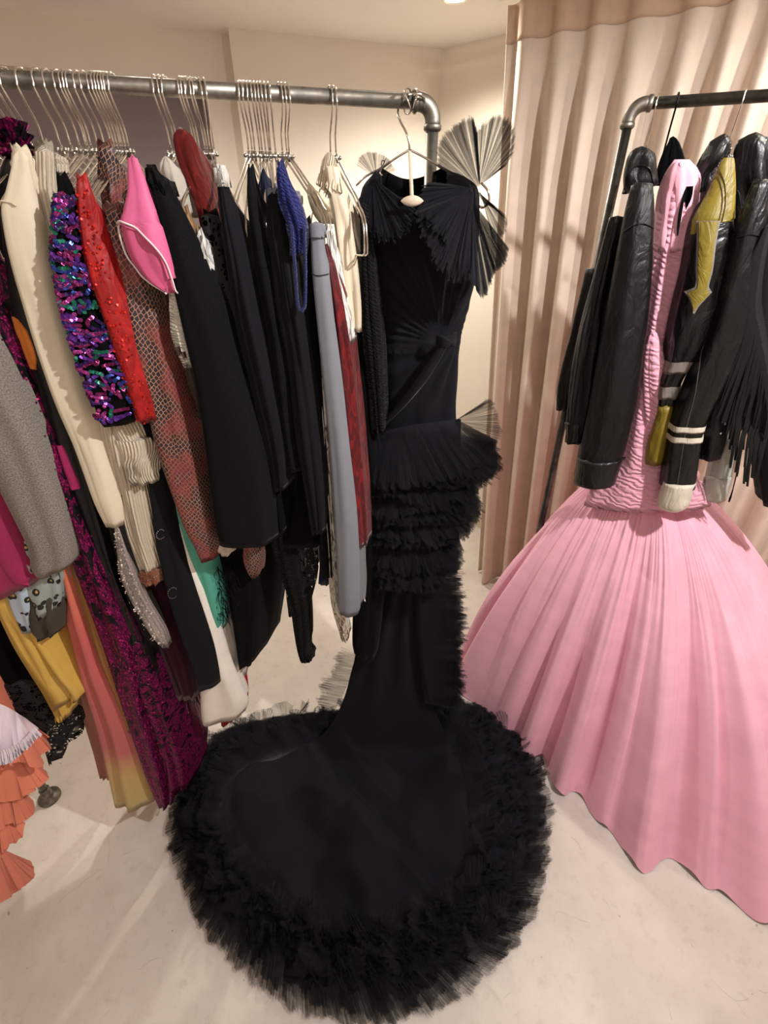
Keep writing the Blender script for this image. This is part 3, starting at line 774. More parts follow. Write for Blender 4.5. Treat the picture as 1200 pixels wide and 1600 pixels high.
    t, s, o = garment('dusty_pink_dress', 'dusty pink sheer dress hanging behind the ombre gown', 'dress', K['dusty'],
        [(860, 60, 92), (960, 92, 118), (1060, 118, 142), (1160, 145, 168), (1212, 158, 176)], off=.13, depth=.14, bulge=.5)
    t, s, o = garment('gold_satin_dress', 'narrow gold brown satin dress beside the plum sequin gown', 'dress', K['gold'],
        [(720, 66, 86), (800, 92, 112), (880, 114, 132), (960, 138, 152), (1040, 164, 178), (1100, 188, 200), (1142, 202, 210)], off=.195, depth=.1, bulge=.5)
far_left()
def coral_corner():
    # white organza petticoat over the tiers of a coral gown at the left edge
    t = thing('coral_ruffle_gown', 'coral organza gown with ragged ruffle tiers at the lower left edge', 'gown', fl(-60, 1380))
    tiers = [([(-70, 1110, .62), (0, 1115, .63), (50, 1130, .66)], [(-70, 1190, .58), (-10, 1196, .58), (40, 1190, .60), (76, 1182, .64), (70, 1150, .68)]),
             ([(-70, 1170, .60), (0, 1170, .61), (40, 1180, .64)], [(-70, 1245, .57), (0, 1246, .57), (30, 1240, .59), (62, 1228, .61), (66, 1200, .65)]),
             ([(-70, 1210, .58), (0, 1215, .59), (25, 1225, .61)], [(-70, 1300, .54), (0, 1290, .55), (24, 1290, .57), (46, 1276, .59), (52, 1250, .62)]),
             ([(-70, 1260, .56), (0, 1265, .57), (12, 1275, .58)], [(-70, 1340, .50), (-20, 1345, .51), (10, 1330, .53), (34, 1312, .56), (40, 1290, .58)]),
             ([(-70, 1310, .53), (-20, 1310, .53), (0, 1325, .545)], [(-70, 1440, .47), (-20, 1432, .48), (20, 1400, .52), (48, 1378, .545), (46, 1350, .565)])]
    for k, (bs, tp) in enumerate(tiers):
        def w3(P):
            out = []
            for x, y, Y in P:
                p = at(x, y, Y); p.z = max(p.z, .012); out.append(p)
            return out
        ribbon(w3(bs), w3(tp), 4, .010, 2, 6, 16, 20 + k, jit=.016, irr=.35).build('ruffle_tier', K['coral'], t)
    s = Strip([(340, -330, -285), (700, -230, -150), (1000, -130, -50), (1150, -80, 20), (1250, -70, 14), (1330, -70, -10)], plane='L', off=.255, depth=.12, bulge=.4, fold=(.006, 3, 4))
    s.mesh().build('underskirt', K['coral'], t)
    t = thing('organza_petticoat', 'white organza petticoat with a ruffled edge above the coral ruffles', 'petticoat', at(-20, 1150, .60))
    b = ribbon([at(-70, 1085, .60), at(0, 1100, .62), at(40, 1122, .65)], [at(-70, 1180, .555), at(0, 1182, .56), at(34, 1166, .58), at(58, 1142, .61)], 4, .006, 1, 5, 14, 3.3, jit=.003)
    b.build('petticoat_panel', K['lilac'], t)
    b = ribbon([at(-70, 1172, .552), at(0, 1172, .556), at(32, 1158, .576), at(54, 1136, .606)], [at(-70, 1190, .548), at(0, 1192, .55), at(38, 1174, .572), at(63, 1148, .604)], 26, .005, 2, 3, 6, 4.4)
    b.build('ruffle_edge', K['lilac'], t)
coral_corner()

# ---- cream, sequin, red and snake garments
def middle_left():
    t, s, o = garment('cream_jacket', 'long cream satin jacket with a sleeve hem above the floor, far left', 'jacket', K['cream2'],
        [(244, 24, 44), (262, 22, 48), (295, 16, 54), (330, 10, 62), (420, 30, 80), (520, 60, 104), (620, 94, 136), (700, 124, 161), (780, 152, 189), (820, 170, 193)], off=.206, depth=.16, bulge=.6, fold=(.003, 1.4, 2.2), part='sleeve')
    Strip([(240, 20, 30), (250, 21, 48), (268, 24, 58), (290, 40, 62)], off=.12, depth=.04, bulge=.5).mesh().build('collar', K['cream2'], t)
    piping(s, [(12, 322), (22, 315), (36, 318), (44, 322)], .0014, .002).build('shoulder_seam', K['cream2'], t)
    t, s, o = garment('cream_cardigan', 'cream ribbed knit cardigan with a rust cuff beside the sequin top', 'cardigan', K['knit'],
        [(238, 58, 84), (300, 62, 90), (400, 84, 104), (500, 104, 134), (600, 142, 176), (700, 168, 208), (800, 194, 236), (890, 222, 250)], off=.185, depth=.1, bulge=.55, fold=(.004, 1.4, 4.2), part='long_sleeve')
    Strip([(888, 220, 251), (898, 222, 252), (908, 226, 252)], off=.19, depth=.05, bulge=.6, rise=0).mesh().build('rust_cuff', K['rust'], t)['label'] = 'rust brown ribbed cuff'
    s2 = Strip([(560, 140, 190), (620, 152, 206), (662, 168, 224), (690, 184, 232), (752, 208, 243)], off=.19, depth=.12, bulge=.6, fold=(.003, 1.5, 3.2)); s2.mesh().build('folded_sleeve', K['knit'], t)
    Strip([(684, 181, 233), (712, 190, 238), (752, 206, 245)], off=.196, depth=.1, bulge=.65, rise=0).mesh().build('turned_cuff', K['knit'], t)
    Strip([(232, 66, 78), (246, 58, 86), (270, 60, 90)], off=.1, depth=.03, bulge=.4).mesh().build('collar', K['knit'], t)
    # sheer grey dress with silver sequin sleeve
    t, s, o = garment('silver_sequin_top', 'dark sheer top with a silver sequin sleeve below the cream jacket', 'top', K['sheer'],
        [(780, 158, 190), (830, 174, 198), (900, 192, 216), (980, 226, 254), (1004, 240, 258)], off=.2, depth=.02, bulge=.5, part='sheer_body')
    s2 = Strip([(826, 180, 186), (880, 189, 204), (940, 212, 231), (985, 238, 258), (1009, 256, 265)], off=.214, depth=.012, bulge=.6, rise=0); s2.mesh().build('sequin_sleeve', K['silver'], t)
    sequins(s2, t, 420, [(214, 206, 200), (170, 160, 156), (236, 228, 220)], .02, .98, .0019)
    # multicolour sequin top
    t, s, o = garment('sequinned_blouse', 'black sleeve covered in purple, pink, green and blue sequins', 'top', K['black3'],
        [(285, 92, 105), (305, 92, 116), (345, 91, 124), (400, 88, 134), (480, 106, 154), (560, 126, 190), (620, 147, 213), (650, 160, 209), (662, 168, 202)], off=.225, depth=.05, bulge=.55, fold=(.003, 1.2, 5.5), part='sleeve')
    pal = [(84, 34, 128), (146, 44, 120), (24, 104, 84), (32, 48, 124), (112, 22, 80), (46, 18, 82), (8, 8, 14)]
    b = MB(); b.col = []
    rr = random.Random(11)
    for _ in range(300):                       # short curls of overlapping sequins, as sewn
        g, v = rr.uniform(.04, 1.0), rr.uniform(.05, .97); c = lin(pal[rr.randrange(6)]); a = rr.uniform(0, 6.28)
        L_, Rr, q = s.LR(v); wv = (Rr - L_).length; zz = .5
        for k in range(rr.randint(4, 8)):
            p = s.front(max(.02, min(.98, g)), max(0, min(.985, v)), .0022 + .0004 * k)
            nr = (cam.location - p).normalized() + Vector((rr.uniform(-.5, .5), 0, rr.uniform(-.2, .7))); nr.normalize()
            x = nr.orthogonal().normalized(); y = nr.cross(x); k0 = len(b.v)
            for j in range(8):
                aa = j * math.pi / 4; b.add(p + (x * math.cos(aa) + y * math.sin(aa)) * .0034 + nr * .0015 * (1 if j % 2 else .6)); b.col.append(c)
            b.f.append(tuple(range(k0, k0 + 8)))
            g += math.cos(a) * .0026 / max(wv, .01); v += math.sin(a) * .0026 / .62; a += rr.uniform(-.3, .3)
    stuff(b.build('sequins', M_SEQ, t, False))
    # red beaded lace top
    t, s, o = garment('red_lace_top', 'red beaded lace sleeve between the sequin sleeve and snakeskin dress', 'top', K['redlace'],
        [(286, 120, 137), (310, 121, 144), (345, 124, 152), (420, 138, 178), (500, 164, 205), (560, 182, 220), (620, 202, 237), (656, 214, 245)], off=.222, depth=.1, bulge=.55, fold=(.003, 1.3, 6.6), hem=.003, part='sleeve')
    sequins(s, t, 260, [(200, 26, 24), (226, 50, 40), (150, 12, 14)], .02, 1.0, .0019, name='beads')
    # snakeskin dress
    t, s, o = garment('snakeskin_dress', 'long snakeskin print dress in brown, coral and cream scales', 'dress', K['snake'],
        [(330, 166, 186), (380, 174, 204), (420, 186, 220), (500, 202, 250), (600, 222, 276), (700, 246, 302), (800, 280, 328), (845, 304, 337), (874, 316, 335)], off=.2, depth=.22, bulge=.5, fold=(.003, 1.2, 1.6), part='skirt')
    Strip([(232, 155, 178), (280, 160, 184), (340, 166, 190)], off=.07, depth=.03, bulge=.5).mesh().build('bodice', K['snake'], t)
    # brown satin slip and dark neighbours
    t, s, o = garment('brown_slip', 'dark brown satin slip under the pink halter top', 'slip', K['brown'],
        [(330, 186, 222), (400, 214, 252), (460, 232, 270), (520, 256, 284), (600, 284, 306), (700, 300, 320)], off=.16, depth=.2, bulge=.4, part='body')
    piping(s, [(188, 336), (200, 330), (218, 336)], .0014).build('strap', K['brown'], t)
    t, s, o = garment('black_sheath', 'plain black sheath dress behind the snakeskin dress', 'dress', K['black3'],
        [(340, 150, 180), (500, 215, 262), (600, 250, 304), (700, 290, 330), (780, 318, 336)], off=.13, depth=.2, bulge=.5)
    # pink halter top
    t, s, o = garment('pink_halter_top', 'bright pink halter top with white piping, open at the side', 'top', K['pinkin'],
        [(246, 204, 210), (275, 203, 219), (300, 203, 227), (330, 196, 238), (350, 190, 246), (380, 196, 255), (410, 209, 263), (440, 234, 270), (458, 263, 272)], off=.235, depth=.05, bulge=.3, rise=0, fold=(.002, 1.5, 1.1), part='lining')
    s.patch([(247, 204, 210), (275, 203, 219), (300, 203, 227), (330, 196, 238), (347, 190, 244), (356, 212, 249), (366, 230, 252), (384, 245, 257), (405, 256, 262), (435, 265, 269)], .004).build('front_panel', K['pink'], t)
    piping(s, [(190, 350), (202, 346), (222, 356), (243, 378), (258, 404), (268, 436), (272, 458)], .0016, .006).build('piping', K['piping'], t)
    piping(s, [(190, 350), (197, 380), (208, 408), (224, 430), (244, 448), (266, 459)], .0016, .004).build('piping', K['piping'], t)
    # white brocade strip with an animal-spot tip
    t, s, o = garment('white_brocade_top', 'narrow white crinkled brocade top showing below the pink halter', 'top', K['brocade'],
        [(425, 262, 271), (460, 266, 281), (500, 271, 291), (540, 279, 298), (574, 292, 301)], off=.215, depth=.12, bulge=.5, rise=0, part='body')
    s.patch([(540, 281, 287), (547, 282, 289), (552, 284, 288)], .002).build('brown_spot', K['brown'], t); s.patch([(548, 289, 294), (553, 290, 295), (558, 292, 295)], .002).build('brown_spot', K['brown'], t)
middle_left()

def lower_left():
    t, s, o = garment('emblem_trousers', 'black trousers with small sparkling C emblems beside the white dress', 'trousers', K['black'],
        [(650, 205, 228), (750, 232, 256), (830, 243, 274), (900, 258, 296), (1000, 288, 332), (1046, 306, 343), (312, 1076, 345, 1064)], off=.185, depth=.1, bulge=.4, rise=0, fold=(.002, 1, 2.1), part='leg')
    for cx, cy, r in ((257, 830, 7), (277, 919, 8)):
        b = MB()
        for k in range(13):
            a = math.radians(45 + k * 270 / 12); b.ball(s.on(cx + r * .75 * math.cos(a), cy - r * math.sin(a), .0015), .0013, 5, 4)
        stuff(b.build('rhinestone_emblem', K['rhine'], t))
    t, s, o = garment('burgundy_shawl', 'dark burgundy velvet shawl ending in a long fringe', 'shawl', K['burg'],
        [(800, 200, 232), (880, 222, 248), (960, 240, 272), (1040, 262, 302), (1086, 280, 310)], off=.14, depth=.12, bulge=.5, part='body')
    ro, ti = [], []
    for k in range(46):
        g = R.random(); p = s.front(g, .995); q = p + s.h * R.uniform(0, .1); ro.append(q); ti.append(q + Vector((R.uniform(-.006, .012), R.uniform(-.01, .01), -R.uniform(.055, .1))))
    stuff(strands(ro, ti, .0014, .004).build('fringe', K['burg'], t))
    t, s, o = garment('black_fringed_scarf', 'black sheer scarf end hanging left of the burgundy fringe', 'scarf', K['black3'],
        [(960, 205, 240), (1040, 238, 262), (1100, 262, 280), (1135, 272, 281)], off=.11, depth=.03, bulge=.4, rise=0)
    t, s, o = garment('white_gown', 'long white crepe gown reaching low beside the black trousers', 'gown', K['white'],
        [(600, 222, 236), (700, 238, 256), (780, 250, 274), (850, 264, 294), (950, 292, 332), (1020, 308, 352), (1060, 314, 368), (1096, 314, 384), (316, 1122, 383, 1104), (318, 1130, 379, 1114)], off=.165, depth=.05, bulge=.4, rise=0, fold=(.003, 1, 1.4), part='skirt')
    Strip([(840, 290, 312), (920, 314, 342), (990, 338, 362), (352, 1075, 378, 1060)], off=.12, depth=.1, bulge=.3, rise=0).mesh().build('lining', K['whiteg'], t)['label'] = 'greyish white lining'
    t, s, o = garment('red_beaded_dress', 'red beaded dress hem peeking out behind the white gown', 'dress', K['red'],
        [(1000, 330, 366), (1070, 346, 384), (1106, 350, 382), (347, 1134, 362, 1126)], off=.1, depth=.03, bulge=.4, rise=0, hem=.002)
    t, s, o = garment('teal_dress', 'teal green satin dress between the white gown and snakeskin dress', 'dress', K['teal'],
        [(600, 226, 250), (700, 258, 280), (780, 270, 308), (860, 289, 328), (920, 307, 344), (962, 323, 348), (986, 333, 346)], off=.155, depth=.1, bulge=.45, rise=0, fold=(.003, 1.5, 2.8), part='skirt')
    t, s, o = garment('red_slip', 'narrow dark red slip left of the teal dress', 'slip', K['redlace'],
        [(600, 205, 225), (680, 222, 238), (760, 240, 248), (840, 252, 260)], off=.15, depth=.08, bulge=.4, rise=0)
    # big black skirt whose hem swings back
    t, s, o = garment('wide_black_skirt', 'wide black skirt with a slanting hem above the floor gap', 'skirt', K['black3'],
        [(700, 318, 362), (800, 330, 388), (880, 346, 398), (960, 362, 404), (374, 1042, 398, 1032)], off=.13, depth=.17, bulge=.4, fold=(.004, 2, 3.6), rise=0, back=1.3)
    rts, tps = [], []
    for k in range(70):
        p = pt(R.uniform(338, 368), R.uniform(880, 960), 'L', .165); rts.append(p); tps.append(p + Vector((R.uniform(-.01, .02), R.uniform(-.015, .01), -R.uniform(.02, .06))))
    stuff(strands(rts, tps, .0012, .008).build('feather_trim', K['black3'], t))
    t, s, o = garment('animal_lace_top', 'small orange brown snake print lace sleeve below the black coat', 'top', K['snake'],
        [(800, 368, 392), (850, 380, 401), (878, 382, 407), (396, 903, 404, 899)], off=.175, depth=.04, bulge=.5, rise=0, hem=.002)
    t, s, o = garment('beige_dress', 'small beige dress edge showing below the black coat hem', 'dress', K['dusty'] if False else K['lacecream'],
        [(842, 338, 366), (852, 338, 373), (862, 345, 362), (868, 350, 356)], off=.17, depth=.04, bulge=.5, rise=0)
lower_left()

# ---- black garments in the middle and the pale ones by the gown
def middle():
    t, s, o = garment('black_coat', 'long black coat with a crinkled shoulder right of the pink halter', 'coat', K['black2'],
        [(300, 238, 262), (330, 246, 280), (400, 262, 308), (500, 285, 345), (600, 308, 374), (700, 322, 404), (800, 334, 415), (849, 344, 420)], off=.22, depth=.16, bulge=.4, fold=(.002, 1, 1.5), part='body')
    Strip([(264, 228, 244), (280, 232, 250), (306, 240, 266)], off=.215, depth=.03, bulge=.5, rise=.02).mesh().build('crinkled_shoulder', K['blackruch'], t)
    t, s, o = garment('tan_print_blouse', 'tan and brown printed chiffon blouse right of the black coat', 'blouse', K['tan'],
        [(335, 278, 294), (360, 284, 300), (400, 296, 313), (460, 312, 327), (510, 327, 338)], off=.205, depth=.14, bulge=.5)
    t, s, o = garment('black_white_blouse', 'black and white leaf print blouse beside the tan blouse', 'blouse', K['whitep'],
        [(370, 308, 316), (395, 314, 325), (420, 321, 331), (436, 328, 331)], off=.2, depth=.08, bulge=.5)
    t, s, o = garment('maroon_velvet_dress', 'maroon velvet dress with a rounded puffed shoulder above the rest', 'dress', K['maroon'],
        [(203, 276, 288), (210, 272, 297), (226, 273, 303), (250, 280, 305), (276, 290, 315), (310, 304, 324), (360, 316, 328)], off=.09, depth=.07, bulge=.5, rise=0, fold=(.002, 1, 1), part='shoulder')
    t, s, o = garment('white_mesh_top', 'white mesh top with a rounded shoulder left of the maroon velvet', 'top', K['whiteg'],
        [(248, 254, 264), (258, 249, 271), (275, 250, 276), (305, 262, 282), (340, 272, 288)], off=.12, depth=.06, bulge=.5, rise=0)
    t, s, o = garment('black_lace_dress', 'black lace dress between the black coat and striped-collar dress', 'dress', K['black3'],
        [(340, 316, 340), (450, 332, 366), (560, 360, 392), (660, 388, 414), (760, 412, 436), (830, 420, 448)], off=.17, depth=.2, bulge=.5, part='lining')
    Strip([(338, 315, 341), (450, 331, 367), (560, 359, 394), (660, 387, 417), (700, 398, 424)], off=.176, depth=.1, bulge=.55, fold=(.003, 3, 2), rise=0).mesh().build('lace_overlay', K['lace'], t)
    t, s, o = garment('striped_collar_dress', 'black dress with three white stripes at its shoulder', 'dress', K['black'],
        [(276, 338, 346), (296, 341, 353), (330, 344, 362), (400, 354, 382), (500, 370, 404), (600, 394, 424), (700, 417, 442), (766, 430, 444)], off=.2, depth=.2, bulge=.5, part='body')
    for y0 in (278.5, 284, 289.5):
        Strip([(y0, 338 + (y0 - 278) * .2, 348 + (y0 - 278) * .45), (y0 + 2.6, 338.8 + (y0 - 278) * .2, 349 + (y0 - 278) * .45)], off=.202, depth=.02, bulge=.55, rise=0).mesh().build('stripe', K['whitestripe'], t)
    t, s, o = garment('charcoal_column_dress', 'plain charcoal black sleeve hanging right of the striped-collar dress', 'dress', K['black2'],
        [(272, 387, 395), (300, 386, 401), (340, 389, 410), (400, 396, 424), (450, 405, 442), (540, 422, 452), (650, 437, 462), (735, 452, 472)], off=.19, depth=.2, bulge=.5, fold=(.002, 1.2, 2))
    t, s, o = garment('black_pleat_dress', 'black dress with a grey collar left of the blue swimsuit', 'dress', K['black'],
        [(306, 420, 440), (340, 418, 446), (400, 424, 458), (550, 448, 480), (700, 466, 500), (800, 482, 507), (832, 488, 506)], off=.195, depth=.2, bulge=.5, part='body')
    Strip([(292, 428, 434), (300, 423, 440), (316, 419, 442)], off=.19, depth=.1, bulge=.5, rise=.02).mesh().build('collar', K['grey'], t)
    t, s, o = garment('black_georgette_gown', 'black georgette gown filling the gap behind the charcoal sleeve', 'gown', K['black3'],
        [(330, 408, 430), (450, 430, 452), (600, 448, 474), (750, 462, 500), (850, 440, 500)], off=.14, depth=.16, bulge=.5, rise=0)
    t, s, o = garment('ruched_sheer_top', 'black ruched sheer top with a long tied sleeve reaching lowest', 'top', K['blackruch'],
        [(740, 405, 446), (800, 418, 458), (860, 430, 466), (940, 454, 480), (1000, 462, 483), (1020, 466, 480), (1031, 470, 488)], off=.13, depth=.05, bulge=.5, rise=0, hem=.004, part='sleeve')
    Strip([(800, 420, 470), (880, 440, 492), (960, 452, 478)], off=.115, depth=.05, bulge=.4, rise=0).mesh().build('lace_panel', K['lace'], t)
    t, s, o = garment('navy_camisole', 'small navy top between hangers left of the blue swimsuit', 'top', K['navy'],
        [(266, 410, 413), (280, 408, 417), (310, 408, 424), (345, 414, 428)], off=.1, depth=.05, bulge=.5, rise=0)
    # blue swimsuit
    t, s, o = garment('blue_swimsuit', 'royal blue smocked swimsuit with a hanging strap loop', 'swimsuit', K['bluesmock'],
        [(263, 434, 442), (285, 434, 452), (310, 437, 462), (345, 447, 473), (370, 453, 476), (400, 458, 472)], off=.215, depth=.03, bulge=.5, part='body')
    P = resample([pt(455, 350, 'L', .228), pt(461, 420, 'L', .23), pt(465, 475, 'L', .23), pt(470, 485, 'L', .23), pt(476, 480, 'L', .228), pt(477, 420, 'L', .226), pt(475, 355, 'L', .222)], 40)
    MB().tube(P, .0032, 7).build('strap_loop', K['bluesmock'], t)
    t, s, o = garment('black_slip_dress', 'narrow black slip dress between the blue swimsuit and grey trousers', 'dress', K['black3'],
        [(350, 474, 484), (420, 477, 488), (520, 484, 497), (650, 494, 506), (760, 500, 512), (900, 504, 520)], off=.17, depth=.2, bulge=.5)
    # grey trousers
    t, s, o = garment('grey_trousers', 'slate grey trousers with a straight leg beside the red velvet', 'trousers', K['grey'],
        [(352, 485, 505), (390, 486, 508), (430, 488, 515), (500, 495, 523), (600, 505, 536), (700, 515, 547), (800, 522, 558), (900, 527, 563), (950, 529, 563), (958, 532, 560)], off=.2, depth=.1, bulge=.4, rise=0, fold=(.0015, 1, 2), part='leg')
    Strip([(350, 484, 506), (360, 484.5, 506.5), (372, 485, 507.5)], off=.203, fold=(.0003, 1, 2), depth=.02, bulge=.45, rise=0).mesh().build('waistband', K['grey'], t)
    piping(s, [(487, 427), (500, 430), (514, 428)], .0008, .0012).build('seam', K['black'], t)
    t, s, o = garment('red_velvet_dress', 'crushed red velvet dress right of the grey trousers', 'dress', K['redvelvet'],
        [(384, 507, 514), (430, 512, 528), (500, 522, 541), (600, 532, 554), (700, 542, 564), (800, 552, 572), (852, 558, 574)], off=.18, depth=.12, bulge=.5, rise=0, fold=(.003, 1.5, 2), hem=.002)
    t, s, o = garment('white_print_shirt', 'white shirt with a grey sketch print above the red velvet', 'shirt', K['whitep'],
        [(362, 510, 517), (400, 515, 523), (440, 522, 530), (500, 534, 542), (540, 541, 546)], off=.175, depth=.1, bulge=.5)
    t, s, o = garment('cream_blouse', 'cream satin blouse with a gathered neck, left of the black gown', 'blouse', K['cream'],
        [(262, 508, 530), (300, 512, 540), (340, 520, 548), (400, 529, 558), (450, 536, 563), (490, 540, 566), (518, 544, 566)], off=.13, depth=.09, bulge=.5, rise=0, fold=(.004, 2, 2), part='body')
    b = ribbon([pt(503, 250, 'L', .10), pt(512, 238, 'L', .11), pt(522, 244, 'L', .12), pt(528, 262, 'L', .13)], [pt(497, 290, 'L', .12), pt(510, 300, 'L', .14), pt(524, 305, 'L', .14), pt(534, 300, 'L', .14)], 12, .005, 2, 4, 6, 8.1); b.build('neck_ruffle', K['cream'], t)
    t, s, o = garment('beige_camisole', 'small beige camisole among the hangers right of the blue swimsuit', 'camisole', K['cream2'],
        [(290, 480, 488), (310, 482, 500), (335, 490, 510), (350, 500, 512)], off=.1, depth=.06, bulge=.5, rise=0)
    t, s, o = garment('long_black_skirt', 'long plain black skirt below the cream blouse', 'skirt', K['black3'],
        [(514, 544, 567), (600, 553, 577), (700, 560, 584), (800, 560, 592), (900, 553, 596), (1000, 550, 590), (553, 1018, 585, 1030)], off=.115, depth=.08, bulge=.4, rise=0)
    t, s, o = garment('ruched_black_dress', 'black dress with a ruched side touching the tulle gown', 'dress', K['blackruch'],
        [(320, 562, 573), (380, 564, 580), (460, 565, 588), (540, 568, 597), (620, 578, 600), (676, 583, 602)], off=.12, depth=.06, bulge=.5, rise=0)
    t, s, o = garment('brown_print_dress', 'narrow brown and white print dress left of the grey trousers leg', 'dress', K['print'],
        [(540, 491, 500), (650, 499, 510), (760, 506, 517), (850, 512, 524), (940, 518, 531), (1000, 534, 543)], off=.165, depth=.05, bulge=.5, rise=0)
    t, s, o = garment('navy_dress', 'short navy dress behind the brown and white print dress', 'dress', K['navy'],
        [(700, 480, 506), (800, 494, 518), (880, 500, 522), (910, 498, 522)], off=.11, depth=.05, bulge=.4, rise=0)
    t = thing('tiered_lace_top', 'cream tiered lace ruffle top above the bright floor gap', 'top', pt(485, 900, 'L', .1))
    for k, (y0, y1, xa, xb) in enumerate(((800, 850, 474, 502), (840, 884, 471, 502), (872, 906, 470, 494))):
        ribbon([pt(xa + 4, y0, 'L', .1), pt(xb - 3, y0 - 4, 'L', .085)], [pt(xa - 1, y1, 'L', .11), pt((xa + xb) / 2, y1 + 2, 'L', .105), pt(xb, y1 - 6, 'L', .09)], 7, .005, 2, 4, 6, 30 + k).build('lace_tier', K['lacecream'], t)
    t, s, o = garment('silver_slip', 'pale silver sequin slip hem beside the grey trousers', 'slip', K['silver'],
        [(760, 556, 566), (840, 560, 569), (900, 563, 573), (938, 564, 571)], off=.15, depth=.05, bulge=.5, rise=0)
middle()

# ------------------------------------------------------------------ the black tulle gown and its hanger
def gown():
    PL['G'] = (1.17, 0.0, Vector((0, 1, 0)))
    base = fl(600, 1135)
    t = thing('tulle_gown', 'sleeveless black gown with tulle ruffles and a long round train on the floor', 'gown', base)
    tw = (690, 530)
    def disp(x, y):
        d = 0.0
        if y < 545:
            a = math.atan2(y - tw[1], x - tw[0]); r = math.hypot(x - tw[0], y - tw[1])
            d += .0035 * math.sin(a * 34 + .5 * math.sin(a * 9)) * smooth(r, 8, 40) * (1 - smooth(r, 110, 260)) * smooth(520 - y + 25, 0, 30)
        else:
            a = math.atan2(y - tw[1], x - (tw[0] + 25)); r = math.hypot(x - tw[0] - 25, y - tw[1])
            d += .004 * math.sin(a * 19 + 1.3) * smooth(r, 8, 30) * (1 - smooth(r, 70, 190))
        ridge = abs((y - 530) - (-(x - 690) * 1.05)) / 1.45           # the knotted sash running down to the left
        if 530 < y < 668: d += .006 * (1 - smooth(ridge, 0, 12))
        if y < 560: d += .005 * (1 - smooth(abs(y - 532 - .0012 * (x - 690) ** 2), 0, 8)) * smooth(x, 640, 680)
        return d
    rows = [(262, 598, 690), (266, 590, 700), (276, 578, 726), (292, 566, 746), (330, 560, 750), (380, 562, 748), (430, 568, 744), (480, 582, 733), (520, 591, 722), (550, 593, 718), (590, 594, 716), (630, 594, 713), (668, 590, 714)]
    # bodice with an open scooped neckline: front, back and lining
    s = Strip(rows, plane='G', off=.02, depth=.10, bulge=.22, fold=(.0008, 3, 2), rise=0, disp=disp, maxb=.05, n=150)
    def neck(x):                          # image row of the neckline at column x
        u = (x - 645) / 48.0
        return 264 + 48 * max(0, 1 - u * u) ** .6 if abs(u) < 1 else 0
    def front_sheet(lift, lower, nx=90, ny=120):
        b = MB(); rws, uvs = [], []
        for i in range(ny + 1):
            r_, u_ = [], []
            for j in range(nx + 1):
                g = (1 - math.cos(math.pi * j / nx)) / 2; g = .01 + .98 * g
                v = i / ny
                a = s.row(v); x = a[0] + (a[2] - a[0]) * g
                yn = neck(x) * lower
                vt = max(v, (yn + (668 - yn) * v - 262) / (668 - 262)) if yn > 262 else v
                r_.append(s.front(g, min(1, vt), lift)); u_.append((g * .3, vt * .7))
            rws.append(r_); uvs.append(u_)
        b.grid(rws, uvs); return b
    front_sheet(0, 1.0).build('bodice', K['black'], t)
    # back of the bodice
    b = MB(); rws = []
    for i in range(41):
        v = i / 40; L, Rr, a = s.LR(v); r_ = []
        for k in range(25):
            g = k / 24; x = a[0] + (a[2] - a[0]) * g; p = L + (Rr - L) * g + Vector((0, .012 + .085 * math.sin(math.pi * g), 0))
            if v < .05: p.z -= .012 * math.sin(math.pi * g)
            r_.append(p)
        rws.append(r_)
    b.grid(rws); b.build('bodice_back', K['black3'], t)
    # sash: the twisted band from the waist knot
    P = [at(700, 528, 1.085), at(688, 548, 1.08), at(668, 580, 1.078), at(645, 612, 1.08), at(618, 644, 1.09), at(598, 664, 1.11)]
    b = MB()
    for k in range(5):
        o = Vector((.006 * (k - 2), -.002 * (2 - abs(k - 2)), .006 * (k - 2)))
        b.tube([p + o * (1 + i * .25) for i, p in enumerate(resample(P, 30)[::1])] if False else [p + o * (.5 + 1.2 * i / 29) for i, p in enumerate(resample(P, 30))], [.002 + .006 * math.sin(math.pi * min(1, (i + 4) / 33)) for i in range(30)], 8)
    b.build('twisted_sash', K['black'], t)
    # waist knot
    b = MB(); rr = random.Random(3)
    for k in range(6):
        q = at(702, 534, 1.082)
        b.tube(resample([q + Vector((-.03, .004, .014 - .005 * k)), q + Vector((-.008, -.006, .004 - .002 * k)), q + Vector((.016, .012, -.012 + .006 * k))], 12), [.002 + .004 * math.sin(math.pi * i / 11) for i in range(12)], 8)
    b.build('waist_knot', K['black'], t)
    # column of the skirt, then crepe train
    sk = Strip([(655, 586, 714), (720, 582, 716), (800, 580, 712), (880, 580, 696), (960, 566, 698), (1040, 552, 704), (1118, 545, 704)], plane='G', off=-.02, depth=.06, bulge=.25, fold=(.006, 4, 3), rise=0, maxb=.05)
    sk.mesh().build('skirt', K['black3'], t)
    rowsT = [((608, 872, 1.125), (652, 872, 1.12)), ((588, 930, 1.115), (654, 930, 1.11)), ((568, 985, 1.11), (657, 985, 1.105)), ((550, 1045, 1.10), (662, 1045, 1.095)), ((536, 1095, 1.08), (672, 1095, 1.075)), ((512, 1138, 1.05), (690, 1138, 1.045))]
    Ls = [at(*a) for a, _ in rowsT]; Rs = [at(*c) for _, c in rowsT]
    for (xl, yl, zl, xr, yr, zr) in ((462, 1172, .09, 706, 1170, .10), (385, 1200, .07, 722, 1210, .10), (345, 1255, .06, 730, 1270, .10), (352, 1320, .06, 730, 1330, .09), (395, 1385, .07, 722, 1385, .08), (470, 1440, .07, 690, 1432, .08), (560, 1462, .08, 610, 1462, .08)):
        Ls.append(fl(xl, yl, zl)); Rs.append(fl(xr, yr, zr))
    n = 90; Lr, Rr_ = resample(Ls, n), resample(Rs, n); b = MB(); rws, uvs = [], []
